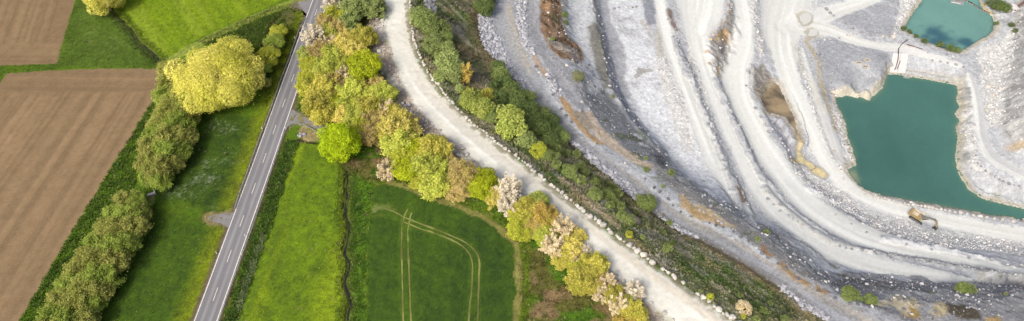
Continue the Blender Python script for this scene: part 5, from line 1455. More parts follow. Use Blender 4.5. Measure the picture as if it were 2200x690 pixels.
# shrubs on the slope
SHRUB_T = {'green': 'green leafy shrub', 'sage': 'pale sage-green willow shrub', 'ysage': 'yellowish-green willow shrub', 'deep': 'deep green shrub', 'gold': 'golden-green shrub', 'copper': 'slender copper birch', 'yellow': 'yellow-green shrub', 'grey': 'grey-green shrub', 'white': 'pale cream flowering shrub'}
SLOPE_SHRUBS = [('green', 904, 33, 46), ('green', 922, 50, 46), ('green', 942, 60, 46), ('green', 955, 78, 32), ('sage', 930, 94, 42), ('sage', 955, 110, 46), ('sage', 963, 136, 56), ('sage', 975, 154, 46), ('sage', 946, 160, 30), ('copper', 1003, 156, 28), ('deep', 1041, 14, 38), ('deep', 1050, -6, 30), ('deep', 1034, 0, 26),
                ('sage', 989, 190, 22), ('gold', 1002, 195, 18), ('ysage', 1012, 212, 46), ('ysage', 1036, 230, 46), ('gold', 1046, 202, 28), ('deep', 1070, 142, 30), ('green', 1076, 160, 38), ('deep', 1084, 176, 36), ('deep', 1096, 188, 36), ('deep', 1072, 208, 34), ('green', 1090, 200, 34), ('deep', 1106, 210, 42), ('green', 1131, 210, 38), ('deep', 1062, 186, 26),
                ('green', 1054, 252, 28), ('ysage', 1094, 250, 54), ('ysage', 1100, 272, 58), ('sage', 1130, 298, 42), ('deep', 1114, 226, 40), ('deep', 1136, 238, 44), ('deep', 1143, 262, 44), ('green', 1164, 246, 40), ('deep', 1162, 274, 42), ('deep', 1184, 258, 32), ('deep', 1190, 280, 40), ('green', 1206, 294, 34), ('deep', 1182, 302, 36),
                ('green', 1198, 322, 26), ('yellow', 1158, 324, 36), ('green', 1172, 334, 30), ('green', 1192, 338, 26), ('green', 1195, 353, 22), ('green', 1219, 330, 17), ('green', 1239, 331, 20), ('green', 1249, 356, 18), ('green', 1258, 369, 18), ('green', 1224, 368, 32), ('green', 1246, 386, 26), ('green', 1278, 392, 22),
                ('green', 1279, 417, 30), ('green', 1306, 417, 27), ('green', 1320, 431, 17), ('green', 1328, 417, 21), ('green', 1310, 441, 19), ('green', 1335, 445, 19), ('green', 1388, 434, 40), ('green', 1334, 463, 20), ('green', 1351, 473, 25), ('yellow', 1352, 505, 16), ('green', 1381, 510, 11), ('green', 1438, 478, 14),
                ('green', 1434, 534, 22), ('green', 1444, 521, 14), ('white', 1600, 660, 30), ('green', 1641, 667, 18), ('green', 1590, 634, 13), ('green', 1655, 652, 12), ('yellow', 1526, 637, 16), ('green', 1685, 686, 18), ('green', 1626, 684, 15), ('yellow', 1597, 680, 11), ('green', 1425, 500, 10), ('green', 1505, 625, 10)]
for lf, px, py, w in SLOPE_SHRUBS:
    k = 'birch' if lf == 'copper' else 'bush_m' if w > 26 else 'bush_s'
    plant(k, lf, px, py, w * 1.16, 'shrubs on the overgrown slope', SHRUB_T[lf] + ' on the slope below the boulder row', 'slope_birch' if lf == 'copper' else 'slope_shrub', 'shrub' if lf != 'copper' else 'tree', hk=1.05)
QUARRY_SHRUBS = [('grey', 1243, 163, 28, 'grey-green shrub in the notch below the ochre bluff'), ('deep', 1213, 32, 17, 'deep green shrub on the dark hollow beside the ochre bluff'), ('deep', 1216, 50, 14, 'deep green shrub just below the one beside the ochre bluff'), ('green', 1187, 84, 11, 'small pale shrub on the ochre bluff'),
                 ('green', 1825, 632, 40, 'broad green shrub beside the track at the lower terraces'), ('green', 1850, 642, 15, 'small shrub between the two larger ones by the lower track'), ('green', 1870, 644, 30, 'green shrub right of the broad one by the lower track'), ('green', 2070, 620, 34, 'dark green shrub left on the terrace edge above the white lane'),
                 ('green', 2088, 621, 24, 'dark green shrub right on the terrace edge above the white lane'), ('green', 1628, 513, 14, 'small shrub among the boulders on the grey edge'), ('green', 1646, 499, 16, 'thin shrub on the white lane below the grey edge'), ('green', 1442, 371, 18, 'shrub at the foot of the dark grey rock face'),
                 ('green', 1389, 363, 15, 'shrub on the cream sand bank'), ('green', 1425, 400, 10, 'small bright shrub on the grey bank above the boulders'), ('green', 1389, 340, 11, 'small shrub above the cream sand bank'), ('grey', 1316, 206, 11, 'small shrub on the lip of the grey wall'), ('green', 2158, 633, 9, 'tiny shrub on the grey mound'),
                 ('deep', 1942, 60, 14, 'leftmost dark shrub on the lower shore of the pale lake'), ('deep', 1955, 67, 12, 'second dark shrub from the left on the pale lake shore'), ('deep', 1969, 77, 11, 'third dark shrub from the left on the pale lake shore'), ('deep', 1987, 87, 15, 'fourth dark shrub from the left on the pale lake shore'),
                 ('deep', 2021, 94, 17, 'tallest dark shrub on the pale lake shore, beside the weed patch'), ('deep', 2042, 102, 20, 'broad dark shrub near the tip of the pale lake'), ('deep', 2057, 107, 17, 'rightmost dark shrub at the tip of the pale lake'), ('deep', 2141, 50, 11, 'dark shrub on the right shore of the pale lake'),
                 ('deep', 2126, 6, 26, 'left bush of the dark thicket behind the pale lake'), ('deep', 2146, 12, 30, 'middle bush of the dark thicket behind the pale lake'), ('deep', 2164, 16, 24, 'right bush of the dark thicket near the white hut'), ('deep', 2174, 52, 14, 'upper dark shrub below the white hut'), ('deep', 2181, 66, 12, 'lower dark shrub below the white hut')]
for lf, px, py, w, lb in QUARRY_SHRUBS:
    o = plant('bush_m' if w > 26 else 'bush_s', lf, px, py, w, 'shrubs in the quarry', None, 'quarry_shrub', 'shrub')
    tag(o, lb, 'shrub', 'shrubs in the quarry')

ORD = 'first second third fourth fifth sixth seventh eighth ninth tenth eleventh twelfth thirteenth fourteenth fifteenth sixteenth seventeenth eighteenth nineteenth'.split()
TENS = {2: 'twent', 3: 'thirt', 4: 'fort', 5: 'fift', 6: 'sixt', 7: 'sevent', 8: 'eight', 9: 'ninet'}


def ordinal(n):
    pre = ''
    if n == 100: return 'hundredth'
    if n > 100: pre = 'hundred and '; n -= 100
    if n < 20: return pre + ORD[n - 1]
    t, u = divmod(n, 10)
    return pre + (TENS[t] + 'ieth' if u == 0 else TENS[t] + 'y-' + ORD[u - 1])


_by = {}
for e in PLANTS:
    if e[3]: _by.setdefault((e[2], e[3]), []).append(e)
for (grp, txt), es in _by.items():
    es.sort(key=lambda e: (e[1], e[0]))
    for k, e in enumerate(es):
        tag(e[5], txt if len(es) == 1 else ordinal(k + 1) + ' ' + txt + ', from the top', e[4], grp)

# ------------------------------------------------------------------ stones
def rock_mat(name, c, c2, amount=.25):
    m, nt, bs = new_mat(name); L = nt.links.new
    tc = node(nt, 'ShaderNodeTexCoord'); oi = node(nt, 'ShaderNodeObjectInfo')
    n1 = node(nt, 'ShaderNodeTexNoise'); n1.inputs['Scale'].default_value = 1.6; n1.inputs['Detail'].default_value = 5
    L(tc.outputs['Object'], n1.inputs['Vector'])
    mix = node(nt, 'ShaderNodeMix', data_type='RGBA'); mix.inputs['A'].default_value = (*c, 1); mix.inputs['B'].default_value = (*c2, 1)
    cr = node(nt, 'ShaderNodeMapRange'); cr.inputs['From Min'].default_value = .35; cr.inputs['From Max'].default_value = .65; L(n1.outputs['Fac'], cr.inputs['Value']); L(cr.outputs[0], mix.inputs['Factor'])
    mr = node(nt, 'ShaderNodeMapRange'); mr.inputs['To Min'].default_value = 1 - amount; mr.inputs['To Max'].default_value = 1 + amount * .6; L(oi.outputs['Random'], mr.inputs['Value'])
    sc = node(nt, 'ShaderNodeVectorMath', operation='SCALE'); L(mix.outputs['Result'], sc.inputs[0]); L(mr.outputs[0], sc.inputs['Scale'])
    L(sc.outputs[0], bs.inputs['Base Color']); bs.inputs['Roughness'].default_value = .9; bs.inputs['Specular IOR Level'].default_value = .2
    bp = node(nt, 'ShaderNodeBump'); bp.inputs['Strength'].default_value = .6; bp.inputs['Distance'].default_value = .12; L(n1.outputs['Fac'], bp.inputs['Height']); L(bp.outputs[0], bs.inputs['Normal'])
    return m


M_BOULDER = rock_mat('pale_limestone', tuple(lin(226, 224, 217) * .64), tuple(lin(196, 190, 178) * .60), .18)
M_GREYROCK = rock_mat('grey_limestone', tuple(lin(190, 191, 198) * .60), tuple(lin(160, 160, 168) * .58))
M_DARKROCK = rock_mat('dark_grey_limestone', tuple(lin(140, 142, 150) * .58), tuple(lin(112, 113, 120) * .56))
M_TANROCK = rock_mat('tan_limestone', tuple(lin(214, 190, 160) * .62), tuple(lin(190, 166, 136) * .6))


def rock_mesh(seed, sub=2, cuts=7):
    rng = random.Random(seed); bm = bmesh.new()
    bmesh.ops.create_icosphere(bm, subdivisions=sub, radius=1.0)
    planes = []
    for _ in range(cuts):                       # quarried blocks: flat broken faces
        n = Vector((rng.gauss(0, 1), rng.gauss(0, 1), rng.gauss(0, .8))).normalized(); planes.append((n, rng.uniform(.55, .85)))
    s = Vector((rng.uniform(.85, 1.2), rng.uniform(.75, 1.05), rng.uniform(.6, .85)))
    for v in bm.verts:
        p = v.co.copy()
        for n, d in planes:
            e = p.dot(n) - d
            if e > 0: p -= n * e
        p += Vector((rng.uniform(-.03, .03), rng.uniform(-.03, .03), rng.uniform(-.03, .03)))
        v.co = Vector((p.x * s.x, p.y * s.y, p.z * s.z)) * 1.18
    me = bpy.data.meshes.new('boulder'); bm.to_mesh(me); bm.free()
    return me


ROCKS = [rock_mesh(300 + k) for k in range(8)]
for m_ in ROCKS: m_.materials.append(M_GREYROCK)


def boulder(x_, y_, dia, mat, name='boulder', sink=.22, flat=1.0):
    me = ROCKS[random.randrange(len(ROCKS))]
    o = link(name, me); r = dia / 2
    o.scale = (r * random.uniform(.85, 1.15), r * random.uniform(.85, 1.15), r * flat * random.uniform(.85, 1.15))
    o.rotation_euler = (random.uniform(-.25, .25), random.uniform(-.25, .25), random.uniform(0, 6.28))
    o.location = (x_, y_, float(surface(x_, y_)) + r * flat * (.62 - sink))
    o.material_slots[0].link = 'OBJECT'; o.material_slots[0].material = mat
    return o


# the row that edges the haul road
row = RIM.copy()
seg = np.append(0, np.cumsum(np.linalg.norm(np.diff(row, axis=0), axis=1)))
s_, k_ = 0.0, 0
row_b = []
while s_ < seg[-1] - 2:
    x_ = float(np.interp(s_, seg, row[:, 0])); y_ = float(np.interp(s_, seg, row[:, 1]))
    px, py = to_px(x_, y_, 1.0)
    if py > 705: break
    big = 1.25 + .55 * float(sstep(1040, 1200, px)) + .1 * random.random()
    dia = big * .74 * random.choice((.45, .6, .75, .85, .95, 1.05, 1.3))
    gap = (1472 < px < 1494) or (1412 < px < 1420) or (1452 < px < 1464) or (1393 < px < 1399)
    if py > -12 and not gap and random.random() > .05:
        row_b.append((x_ + random.uniform(-.3, .3), y_ + random.uniform(-.3, .3), dia))
    s_ += dia * random.uniform(.95, 1.12)
for k, (x_, y_, d_) in enumerate(row_b):
    tag(boulder(x_, y_, d_, M_BOULDER, 'roadside_boulder', .15, .95), ordinal(k + 1) + ' pale boulder from the top in the row edging the haul road', 'boulder', 'boulders edging the haul road').location.z -= random.uniform(0, .1)

# single blocks: (mean size in photograph pixels, where, [(px, py), ...], material)
SETS = [
    ('white block beside the haul road below the blossom trees', 'blocks on the west side of the haul road', 9, [(1272, 556), (1315, 588), (1341, 603), (1400, 651), (1429, 672), (1446, 687)], M_BOULDER),
    ('block in the rubble west of the haul road, upper bend', 'blocks in the rubble west of the haul road', 8, [(822, 27), (811, 42), (822, 42), (821, 56), (799, 68), (804, 73), (813, 79), (811, 88), (815, 110), (822, 158)], M_BOULDER),
    ('grey block in the heap west of the haul road, middle bend', 'blocks in the rubble west of the haul road', 8, [(866, 222), (872, 228), (880, 226), (884, 240), (868, 236), (908, 262), (918, 258), (930, 270), (946, 279)], M_GREYROCK),
    ('block in the heap beside the brown trees at the haul road', 'blocks in the rubble west of the haul road', 11, [(975, 313), (971, 326), (994, 318), (985, 312), (984, 334), (1004, 332), (992, 334)], M_BOULDER),
    ('grey boulder between grey track and ochre bank', 'boulders along the grey track', 6, [(1133, 119), (1151, 143), (1158, 155), (1178, 170), (1188, 183), (1188, 203), (1197, 220), (1206, 234), (1216, 248), (1228, 262), (1282, 308), (1344, 349), (1386, 384), (1405, 403), (1417, 412), (1436, 427), (1446, 441), (1462, 455), (1485, 465), (1505, 476), (1524, 479), (1538, 484)], M_DARKROCK),
    ('grey boulder ringed with soil on the lower grey track edge', 'boulders along the grey track', 7, [(1554, 487), (1576, 498), (1591, 509), (1608, 518), (1626, 532), (1638, 544), (1650, 553), (1672, 566), (1690, 576), (1715, 598), (1758, 625)], M_DARKROCK),
    ('dark boulder at the end of the grey track by the shrubs', 'boulders at the lower end of the grey track', 7, [(1794, 641), (1826, 653), (1843, 654), (1855, 657), (1866, 659), (1881, 663), (1913, 669), (1929, 678), (1951, 686)], M_DARKROCK),
    ('dark boulder on the cream sand heap', 'boulders on the sand heap', 7, [(1931, 645), (1943, 647), (1976, 652), (1984, 655), (1993, 657), (1943, 664), (1959, 675), (2010, 668)], M_DARKROCK),
    ('grey block in the small row on the brown hollow', 'blocks on the brown hollow', 5, [(2076, 661), (2081, 661), (2087, 660), (2092, 661), (2098, 663), (2104, 664)], M_GREYROCK),
    ('dark block in the stone row on the grey mound', 'blocks in the stone row on the mound', 8, [(2149, 632), (2156, 630), (2163, 628), (2170, 627), (2177, 625), (2184, 623), (2190, 621), (2197, 619)], M_DARKROCK),
    ('boulder along the edge of the upper grey bench', 'boulders on the upper grey bench', 5, [(1173, 100), (1178, 112), (1185, 124), (1195, 138), (1202, 150), (1208, 159), (1215, 167), (1226, 178), (1247, 204), (1250, 218), (1254, 221)], M_GREYROCK),
    ('boulder in the line through the hollow below the bluff', 'boulders in the hollow below the bluff', 6, [(1232, 128), (1239, 133), (1218, 140), (1265, 140), (1272, 152), (1275, 163), (1268, 175), (1277, 186), (1288, 170)], M_DARKROCK),
    ('pale boulder on the ochre bank', 'boulders on the ochre bank', 7, [(1253, 221), (1266, 235), (1246, 238), (1503, 451), (1512, 455), (1538, 460), (1543, 474), (1551, 479), (1527, 443), (1557, 456)], M_GREYROCK),
    ('grey boulder between the first and second white lane', 'boulders between the lanes', 6, [(1434, 41), (1455, 98), (1464, 118), (1482, 155), (1488, 168), (1496, 201), (1504, 212), (1516, 245), (1521, 268), (1527, 281), (1533, 293), (1539, 306), (1544, 317), (1548, 332), (1552, 347), (1559, 366), (1567, 385), (1576, 406), (1583, 419), (1589, 441), (1594, 453), (1603, 469)], M_GREYROCK),
    ('grey boulder between the second and third white lane', 'boulders between the lanes', 6, [(1543, 179), (1549, 193), (1571, 244), (1580, 268), (1593, 293), (1644, 414), (1650, 427), (1662, 439), (1675, 441), (1676, 453), (1694, 463), (1704, 470), (1714, 476), (1725, 482), (1738, 492), (1750, 502), (1760, 504), (1770, 512), (1785, 521), (1804, 529), (1817, 533), (1830, 535), (1852, 539), (1875, 543), (1923, 549), (1947, 555), (1968, 559), (2000, 565), (2034, 570), (2068, 575), (2104, 581), (2128, 585), (2156, 589), (2179, 592)], M_GREYROCK),
    ('boulder on the outer edge of the third white lane', 'boulders between the lanes', 6, [(1603, 184), (1616, 213), (1623, 232), (1634, 251), (1642, 268), (1651, 283), (1796, 461), (1829, 481), (1862, 499), (1894, 511), (1946, 526), (2001, 537), (2082, 554), (2148, 565), (2192, 571)], M_GREYROCK),
    ('boulder in the short row across the white slab', 'boulders on the white slab', 5, [(1320, 18), (1329, 16), (1349, 16), (1359, 15), (1367, 14)], M_GREYROCK),
    ('boulder along the brown rock knoll between the lanes', 'boulders by the rock knoll', 6, [(1564, 10), (1565, 25), (1555, 48), (1547, 55), (1538, 65), (1533, 74), (1527, 84), (1518, 115), (1524, 138)], M_TANROCK),
    ('boulder left of the central lane', 'boulders by the central lane', 7, [(1622, 56), (1628, 70), (1634, 95), (1636, 109), (1637, 124), (1617, 142), (1606, 152)], M_GREYROCK),
    ('boulder around the grey plateau above the pond', 'boulders on the plateau', 7, [(1776, 20), (1784, 28), (1791, 33), (1815, 49), (1831, 60), (1852, 70), (1869, 75), (1784, 84), (1772, 85), (1759, 91), (1803, 82), (1822, 77), (1762, 145), (1756, 130), (1758, 115), (1786, 164), (1776, 164), (1795, 152), (1785, 175), (1790, 190)], M_GREYROCK),
    ('block near the lower left corner of the pale lake', 'blocks by the pale lake', 7, [(1897, 79), (1908, 78), (1919, 79), (1926, 70), (1916, 71), (1933, 91), (1950, 76), (1928, 60), (1932, 48), (1940, 35), (1948, 25), (1955, 10)], M_GREYROCK),
    ('block on the dam between the two waters', 'blocks on the dam', 6, [(1994, 112), (2007, 107), (2034, 118), (2048, 122), (2004, 129), (2021, 132), (2036, 135), (2054, 139), (2071, 144)], M_GREYROCK),
    ('block in the rubble right of the pond', 'blocks right of the pond', 7, [(2130, 182), (2123, 187), (2134, 204), (2142, 206), (2142, 238), (2128, 225), (2120, 236), (2150, 190)], M_BOULDER),
    ('block in the berm on the right shore of the pond', 'blocks on the right shore', 6, [(2092, 269), (2090, 294), (2095, 305), (2100, 324), (2098, 335), (2101, 350), (2108, 358), (2118, 367), (2130, 374), (2139, 380), (2147, 386), (2156, 390), (2167, 395), (2178, 398), (2190, 400)], M_GREYROCK),
    ('pale block in the berm on the near shore of the pond', 'blocks on the near shore of the pond', 7, [(1859, 417), (1868, 420), (1878, 423), (1888, 425), (1900, 427), (1911, 429), (1920, 432), (1928, 435), (1936, 436), (1944, 438), (1953, 439), (1963, 440), (1971, 441), (1979, 442), (1988, 443), (1996, 445), (2004, 446), (2013, 448), (2022, 450), (2030, 451), (2040, 453), (2052, 455), (2064, 457), (2078, 459), (2092, 462), (2106, 464), (2120, 467), (2136, 469), (2154, 472), (2176, 476)], M_BOULDER),
    ('pale block on the left shore of the pond', 'blocks on the left shore of the pond', 7, [(1791, 325), (1793, 252), (1806, 262), (1812, 285), (1816, 300), (1820, 318), (1826, 334), (1832, 345), (1838, 358), (1808, 366), (1812, 382)], M_BOULDER),
]
for txt, grp, size, pts, mat in SETS:
    pts = sorted(pts, key=lambda p: (p[1], p[0]))
    P_ = hit([p[0] for p in pts], [p[1] for p in pts], .3)
    for k, (p, w_) in enumerate(zip(pts, P_)):
        dep = w_[1] * CT - (w_[2] - CAM_H) * ST
        d_ = size * dep / F_PX * random.uniform(.75, 1.25)
        if 'pond' in grp or 'pale lake' in grp: d_ = max(d_, 1.0)
        o = boulder(w_[0], w_[1], d_, mat)
        if not txt.startswith('white block') and random.random() < .12: o.material_slots[0].material = M_BOULDER
        tag(o, ordinal(k + 1) + ' ' + txt + ', from the top', 'boulder', grp)

# ------------------------------------------------------------------ loose stone, too many to count

def ico20():
    g = (1 + 5 ** .5) / 2
    v = np.array([(-1, g, 0), (1, g, 0), (-1, -g, 0), (1, -g, 0), (0, -1, g), (0, 1, g), (0, -1, -g), (0, 1, -g), (g, 0, -1), (g, 0, 1), (-g, 0, -1), (-g, 0, 1)], float); v /= np.linalg.norm(v[0])
    f = np.array([(0, 11, 5), (0, 5, 1), (0, 1, 7), (0, 7, 10), (0, 10, 11), (1, 5, 9), (5, 11, 4), (11, 10, 2), (10, 7, 6), (7, 1, 8), (3, 9, 4), (3, 4, 2), (3, 2, 6), (3, 6, 8), (3, 8, 9), (4, 9, 5), (2, 4, 11), (6, 2, 10), (8, 6, 7), (9, 8, 1)])
    return v, f


IV, IF_ = ico20()


def stones(name, idx, size, colr, label, spread=.45, seed=1):
    rng = np.random.default_rng(seed); n = len(idx)
    c = GROUND_XYZ[idx].copy(); c[:, :2] += rng.uniform(-spread, spread, (n, 2)); c[:, 2] = surface(c[:, 0], c[:, 1])
    s = size[0] * (size[1] / size[0]) ** (rng.random(n) ** 2.2)
    V = IV[None] * (1 + rng.uniform(-.28, .22, (n, 12, 1))) * (np.stack([rng.uniform(.8, 1.25, n), rng.uniform(.7, 1.1, n), rng.uniform(.5, .85, n)], 1) * s[:, None])[:, None, :]
    a = rng.uniform(0, 6.28, n); ca, sa = np.cos(a)[:, None], np.sin(a)[:, None]
    X = V[..., 0] * ca - V[..., 1] * sa; Y = V[..., 0] * sa + V[..., 1] * ca
    V = np.stack([X, Y, V[..., 2]], -1) + c[:, None, :] + np.array([0, 0, .18]) * s[:, None, None]
    F_ = (IF_[None] + (np.arange(n) * 12)[:, None, None]).reshape(-1, 3)
    base = np.asarray(colr)[rng.integers(0, len(colr), n)] * rng.uniform(.82, 1.12, n)[:, None]
    C = np.repeat(np.clip(base, .02, .85), 12, 0)
    o = link(name, mesh_from(name, V.reshape(-1, 3), F_, 3, C, False), M_STONE); tag(o, label, kind='stuff')
    return o


M_STONE = earth_mat('broken_limestone', (.5, .2), .15, .4, .05)
_r = np.random.default_rng(77)


def pick(weight, n):
    w = np.clip(weight, 0, None); w = w / w.sum()
    return _r.choice(len(w), n, replace=True, p=w)


GREYS = [lin(226, 225, 224) * .66, lin(216, 215, 216) * .63, lin(196, 196, 199) * .60, lin(236, 234, 231) * .68]
WHITES = [lin(226, 222, 214) * .62, lin(200, 194, 186) * .6, lin(182, 166, 150) * .58]
stones('riprap', pick(rip, 3200), (.24, .95), [lin(198, 201, 208) * .60, lin(182, 185, 193) * .58, lin(212, 214, 219) * .62], 'broken pale stone tipped along the grey track', seed=2)
stones('rubble', pick(rub * (1 - lane_any) * (poly_sd(x, y, POND, 3) < -.6), 5200), (.12, .6), GREYS, 'loose grey rubble between the quarry lanes', seed=3)
stones('gravel_margin', pick(np.clip(sstep(-1, 1, sdm) - sstep(-.3, .8, sdh), 0, 1) * (~QUARRY), 1600), (.12, .5), WHITES, 'stony margin west of the haul road', seed=4)
_edge = np.clip(sstep(.05, .5, lane_any) * (1 - sstep(.5, .95, lane_any)), 0, 1) * qf
stones('lane_edge_stones', pick(_edge + .02 * qf * (zone == 10) * (1 - ms), 2600), (.10, .32), GREYS, 'small stones strewn along the lane edges and quarry ground', seed=5)
stones('wall_debris', pick(sstep(-1, 2, poly_sd(x, y, WALL_E)) + .5 * steep * (1 - ms) * (h > -52.3), 3200), (.16, .8), GREYS[:3], 'broken rock lying on the quarry faces', seed=6)
stones('track_stones', pick(mt * (np.abs(toff) > 2.5) + .6 * qf * (sstep(-1, 1, poly_sd(x, y, GREY_SLOPES[1][0])) + sstep(-1, 1, poly_sd(x, y, GREY_SLOPES[5][0])) + sstep(-1, 1, poly_sd(x, y, GREY_SLOPES[7][0])) + sstep(-1, 1, poly_sd(x, y, BLUFF))), 2600), (.10, .40), [GREYS[2] * .8, GREYS[1] * .8, lin(140, 124, 108) * .55], 'small dark stones on the grey track and benches', seed=7)

# ------------------------------------------------------------------ excavator on the shore lane
M_YEL = plain('machine_yellow_paint', tuple(lin(188, 166, 118) * .54), .5, 0, .2, 1.2)
M_DUSTY = plain('dusty_white_roof', tuple(lin(226, 214, 188) * .62), .7, 0, .15, 1.5)
M_IRON = plain('dark_track_steel', (.055, .06, .068), .6, .3, .3, 2.0)
M_GREYM = plain('grey_machine_parts', tuple(lin(150, 148, 142) * .55), .6, .1, .25, 2.0)
M_GLASS = plain('dark_cab_glass', (.02, .028, .03), .08, 0, .05)


def excavator(loc, heading, label):
    root = empty('excavator', loc, heading); tag(root, label, 'excavator')
    for s in (-1, 1):                                   # crawler tracks
        yy = s * 1.62; prof = [(-2.7, .5), (-2.5, .14), (-2.1, 0), (2.1, 0), (2.5, .14), (2.7, .5), (2.5, .9), (2.1, 1.05), (-2.1, 1.05), (-2.5, .9)]
        tr = MB().prism(prof, yy - .33, yy + .33).build('track', M_IRON, root)
        pads = MB()
        for i in range(16): pads.box((-2.2 + i * .293, yy, 1.07), (.09, .68, .07))
        pads.build('track_pad', M_IRON, tr)
        MB().prism([(-1.9, .35), (1.9, .35), (1.9, .8), (-1.9, .8)], yy - .37, yy + .37).build('side_frame', M_GREYM, tr)
    MB().box((0, 0, .78), (2.6, 2.6, .5)).build('undercarriage', M_IRON, root)
    MB().tube([(0, 0, 1.0), (0, 0, 1.35)], 1.1, 14).build('slew_ring', M_IRON, root)
    MB().prism([(-3.3, 1.35), (1.5, 1.35), (1.5, 1.75), (.4, 2.0), (.2, 2.55), (-2.3, 2.75), (-3.3, 2.6)], -1.55, 1.55).build('house', M_YEL, root)
    MB().prism([(-3.75, 1.4), (-3.25, 1.3), (-3.25, 2.72), (-3.6, 2.6)], -1.6, 1.6).build('counterweight', M_YEL, root)
    MB().box((-1.4, -.55, 2.78), (2.2, 1.7, .12)).build('engine_cover', M_DUSTY, root)
    MB().box((-1.2, 1.2, 2.72), (2.8, .6, .22)).build('walkway', M_DUSTY, root)
    MB().tube([(-1.9, -1.0, 2.7), (-1.9, -1.0, 3.3)], .12, 8).build('exhaust', M_IRON, root)
    cab = MB().prism([(-.1, 1.7), (1.75, 1.7), (1.9, 2.3), (1.55, 3.25), (-.1, 3.3)], .55, 1.55).build('cab', M_GREYM, root)
    MB().prism([(1.2, 2.2), (1.93, 2.3), (1.60, 3.18), (1.2, 3.18)], .62, 1.48).build('windscreen', M_GLASS, cab)
    MB().box((.75, 1.56, 2.75), (1.2, .02, .8)).build('side_window', M_GLASS, cab)
    MB().box((.75, 1.05, 3.32), (1.8, 1.0, .08)).build('roof', M_DUSTY, cab)
    MB().prism([(.9, 1.7), (1.5, 1.6), (3.4, 3.7), (5.2, 4.4), (6.1, 3.9), (6.0, 4.35), (5.1, 4.95), (3.1, 4.35), (1.0, 2.4)], -.35, .25).build('boom', M_GREYM, root)
    MB().tube([(1.6, -.6, 1.7), (3.5, -.6, 3.6)], .13, 8).tube([(1.6, .45, 1.7), (3.5, .45, 3.6)], .13, 8).build('boom_cylinder', M_IRON, root)
    MB().prism([(5.5, 4.6), (5.9, 4.9), (6.5, 4.3), (7.6, 1.7), (7.2, 1.5), (6.0, 3.8)], -.28, .18).build('stick', M_YEL, root)
    MB().tube([(4.6, -.05, 5.15), (5.8, -.05, 5.05)], .12, 8).build('stick_cylinder', M_IRON, root)
    bucket = MB().prism([(7.5, 1.75), (7.9, 1.2), (7.7, .45), (7.0, .12), (6.3, .3), (6.5, .5), (7.0, .38), (7.45, .65), (7.55, 1.2), (7.2, 1.6)], -.85, .75).build('bucket', M_IRON, root)
    for s in (-.83, .73):
        MB().prism([(7.5, 1.75), (7.9, 1.2), (7.7, .45), (7.0, .12), (6.3, .3), (7.2, 1.6)], s - .03, s + .03).build('bucket_side', M_IRON, bucket)
    for i in range(5): MB().box((6.2, -.7 + i * .33, .32), (.3, .12, .09)).build('tooth', M_GREYM, bucket)
    return root


p0 = hit(1966, 470)[0]; p1 = hit(1998, 488)[0]
excavator((p0[0] + .6, p0[1], float(surface(p0[0], p0[1])) + .02), math.atan2(p1[1] - p0[1], p1[0] - p0[0]), 'yellow crawler excavator with lowered dark bucket below the pond').scale = (.96, .96, .96)

# ------------------------------------------------------------------ crates, boat, pipes, hut by the waters
M_WOOD = plain('weathered_timber', tuple(lin(212, 206, 194) * .6), .85, 0, .25, 2.5)
M_DK = plain('dark_rubber', (.035, .035, .04), .7)
M_CONC = plain('pale_concrete', tuple(lin(228, 226, 224) * .60), .85, 0, .08, .6)
M_RUST = plain('rusty_steel', tuple(lin(136, 104, 94) * .6), .8, .2, .3, 2.0)
M_BUOY = plain('yellow_float', tuple(lin(226, 190, 80) * .62), .5)
M_ZINC = plain('zinc_deck', tuple(lin(170, 176, 180) * .6), .5, .2, .15)
M_SHEET = plain('white_sheet_metal', tuple(lin(226, 226, 226) * .64), .5, 0, .1)


def spot(px, py, lift=0.0):
    p = hit(px, py)[0]
    return (p[0], p[1], float(surface(p[0], p[1])) + lift)


for px, py, rz, lb in ((1845, 136, -.08, 'left timber frame crate on the grey plateau'), (1863, 130, .22, 'upper right timber frame crate on the grey plateau'), (1861, 144, -.1, 'lower right timber frame crate on the grey plateau')):
    r_ = empty('frame_crate', spot(px, py, .02), rz); tag(r_, lb, 'crate', 'timber crates on the plateau')
    for (cx_, cy_, sx, sy) in ((0, .75, 2.6, .22), (0, -.75, 2.6, .22), (-1.2, 0, .22, 1.3), (1.2, 0, .22, 1.3)):
        MB().box((cx_, cy_, .3), (sx, sy, .6)).build('side_board', M_WOOD, r_)
    MB().box((0, 0, .08), (2.1, 1.25, .1)).build('floor_panel', M_DK, r_)
    for i in (-.45, .35): MB().box((i, 0, .34), (.16, 1.2, .2)).build('cross_bar', M_WOOD, r_)
r_ = empty('scrap_sheet', spot(1873, 163, .02), .6); tag(r_, 'thin bent sheet scrap lying on the plateau edge', 'scrap')
MB().prism([(-1.1, 0), (1.1, 0), (1.0, .25), (.2, .08), (-.9, .3)], -.35, .35).build('sheet', M_SHEET, r_); MB().tube([(-.9, -.6, .12), (.8, .5, .18)], .08, 6).build('bar', M_RUST, r_)

# small boat on the deep pond
bx_, by_ = [float(c) for c in at(1947, 167, POND_Z)]
r_ = empty('work_boat', (bx_, by_, POND_Z), -.25); tag(r_, 'small grey work boat moored below the concrete ramp', 'boat')
hull = MB(); ring = [(-1.6, .55), (-1.6, -.55), (-.2, -.75), (1.2, -.5), (1.8, 0), (1.2, .5), (-.2, .75)]
n = len(ring)
for zz, k in ((-.18, .82), (.42, 1.0), (.42, .86), (.05, .78)):
    for a, b in ring: hull.v.append((a * k, b * k, zz))
for lv in range(3):
    for j in range(n): hull.f.append((lv * n + j, lv * n + (j + 1) % n, (lv + 1) * n + (j + 1) % n, (lv + 1) * n + j))
hull.f.append(tuple(range(n))); hull.f.append(tuple(range(3 * n, 4 * n)))
hull.build('hull', M_ZINC, r_); MB().box((-.5, 0, .3), (.3, 1.15, .06)).build('thwart', M_WOOD, r_); MB().box((-1.65, 0, .45), (.3, .3, .6)).build('outboard_motor', M_DK, r_)

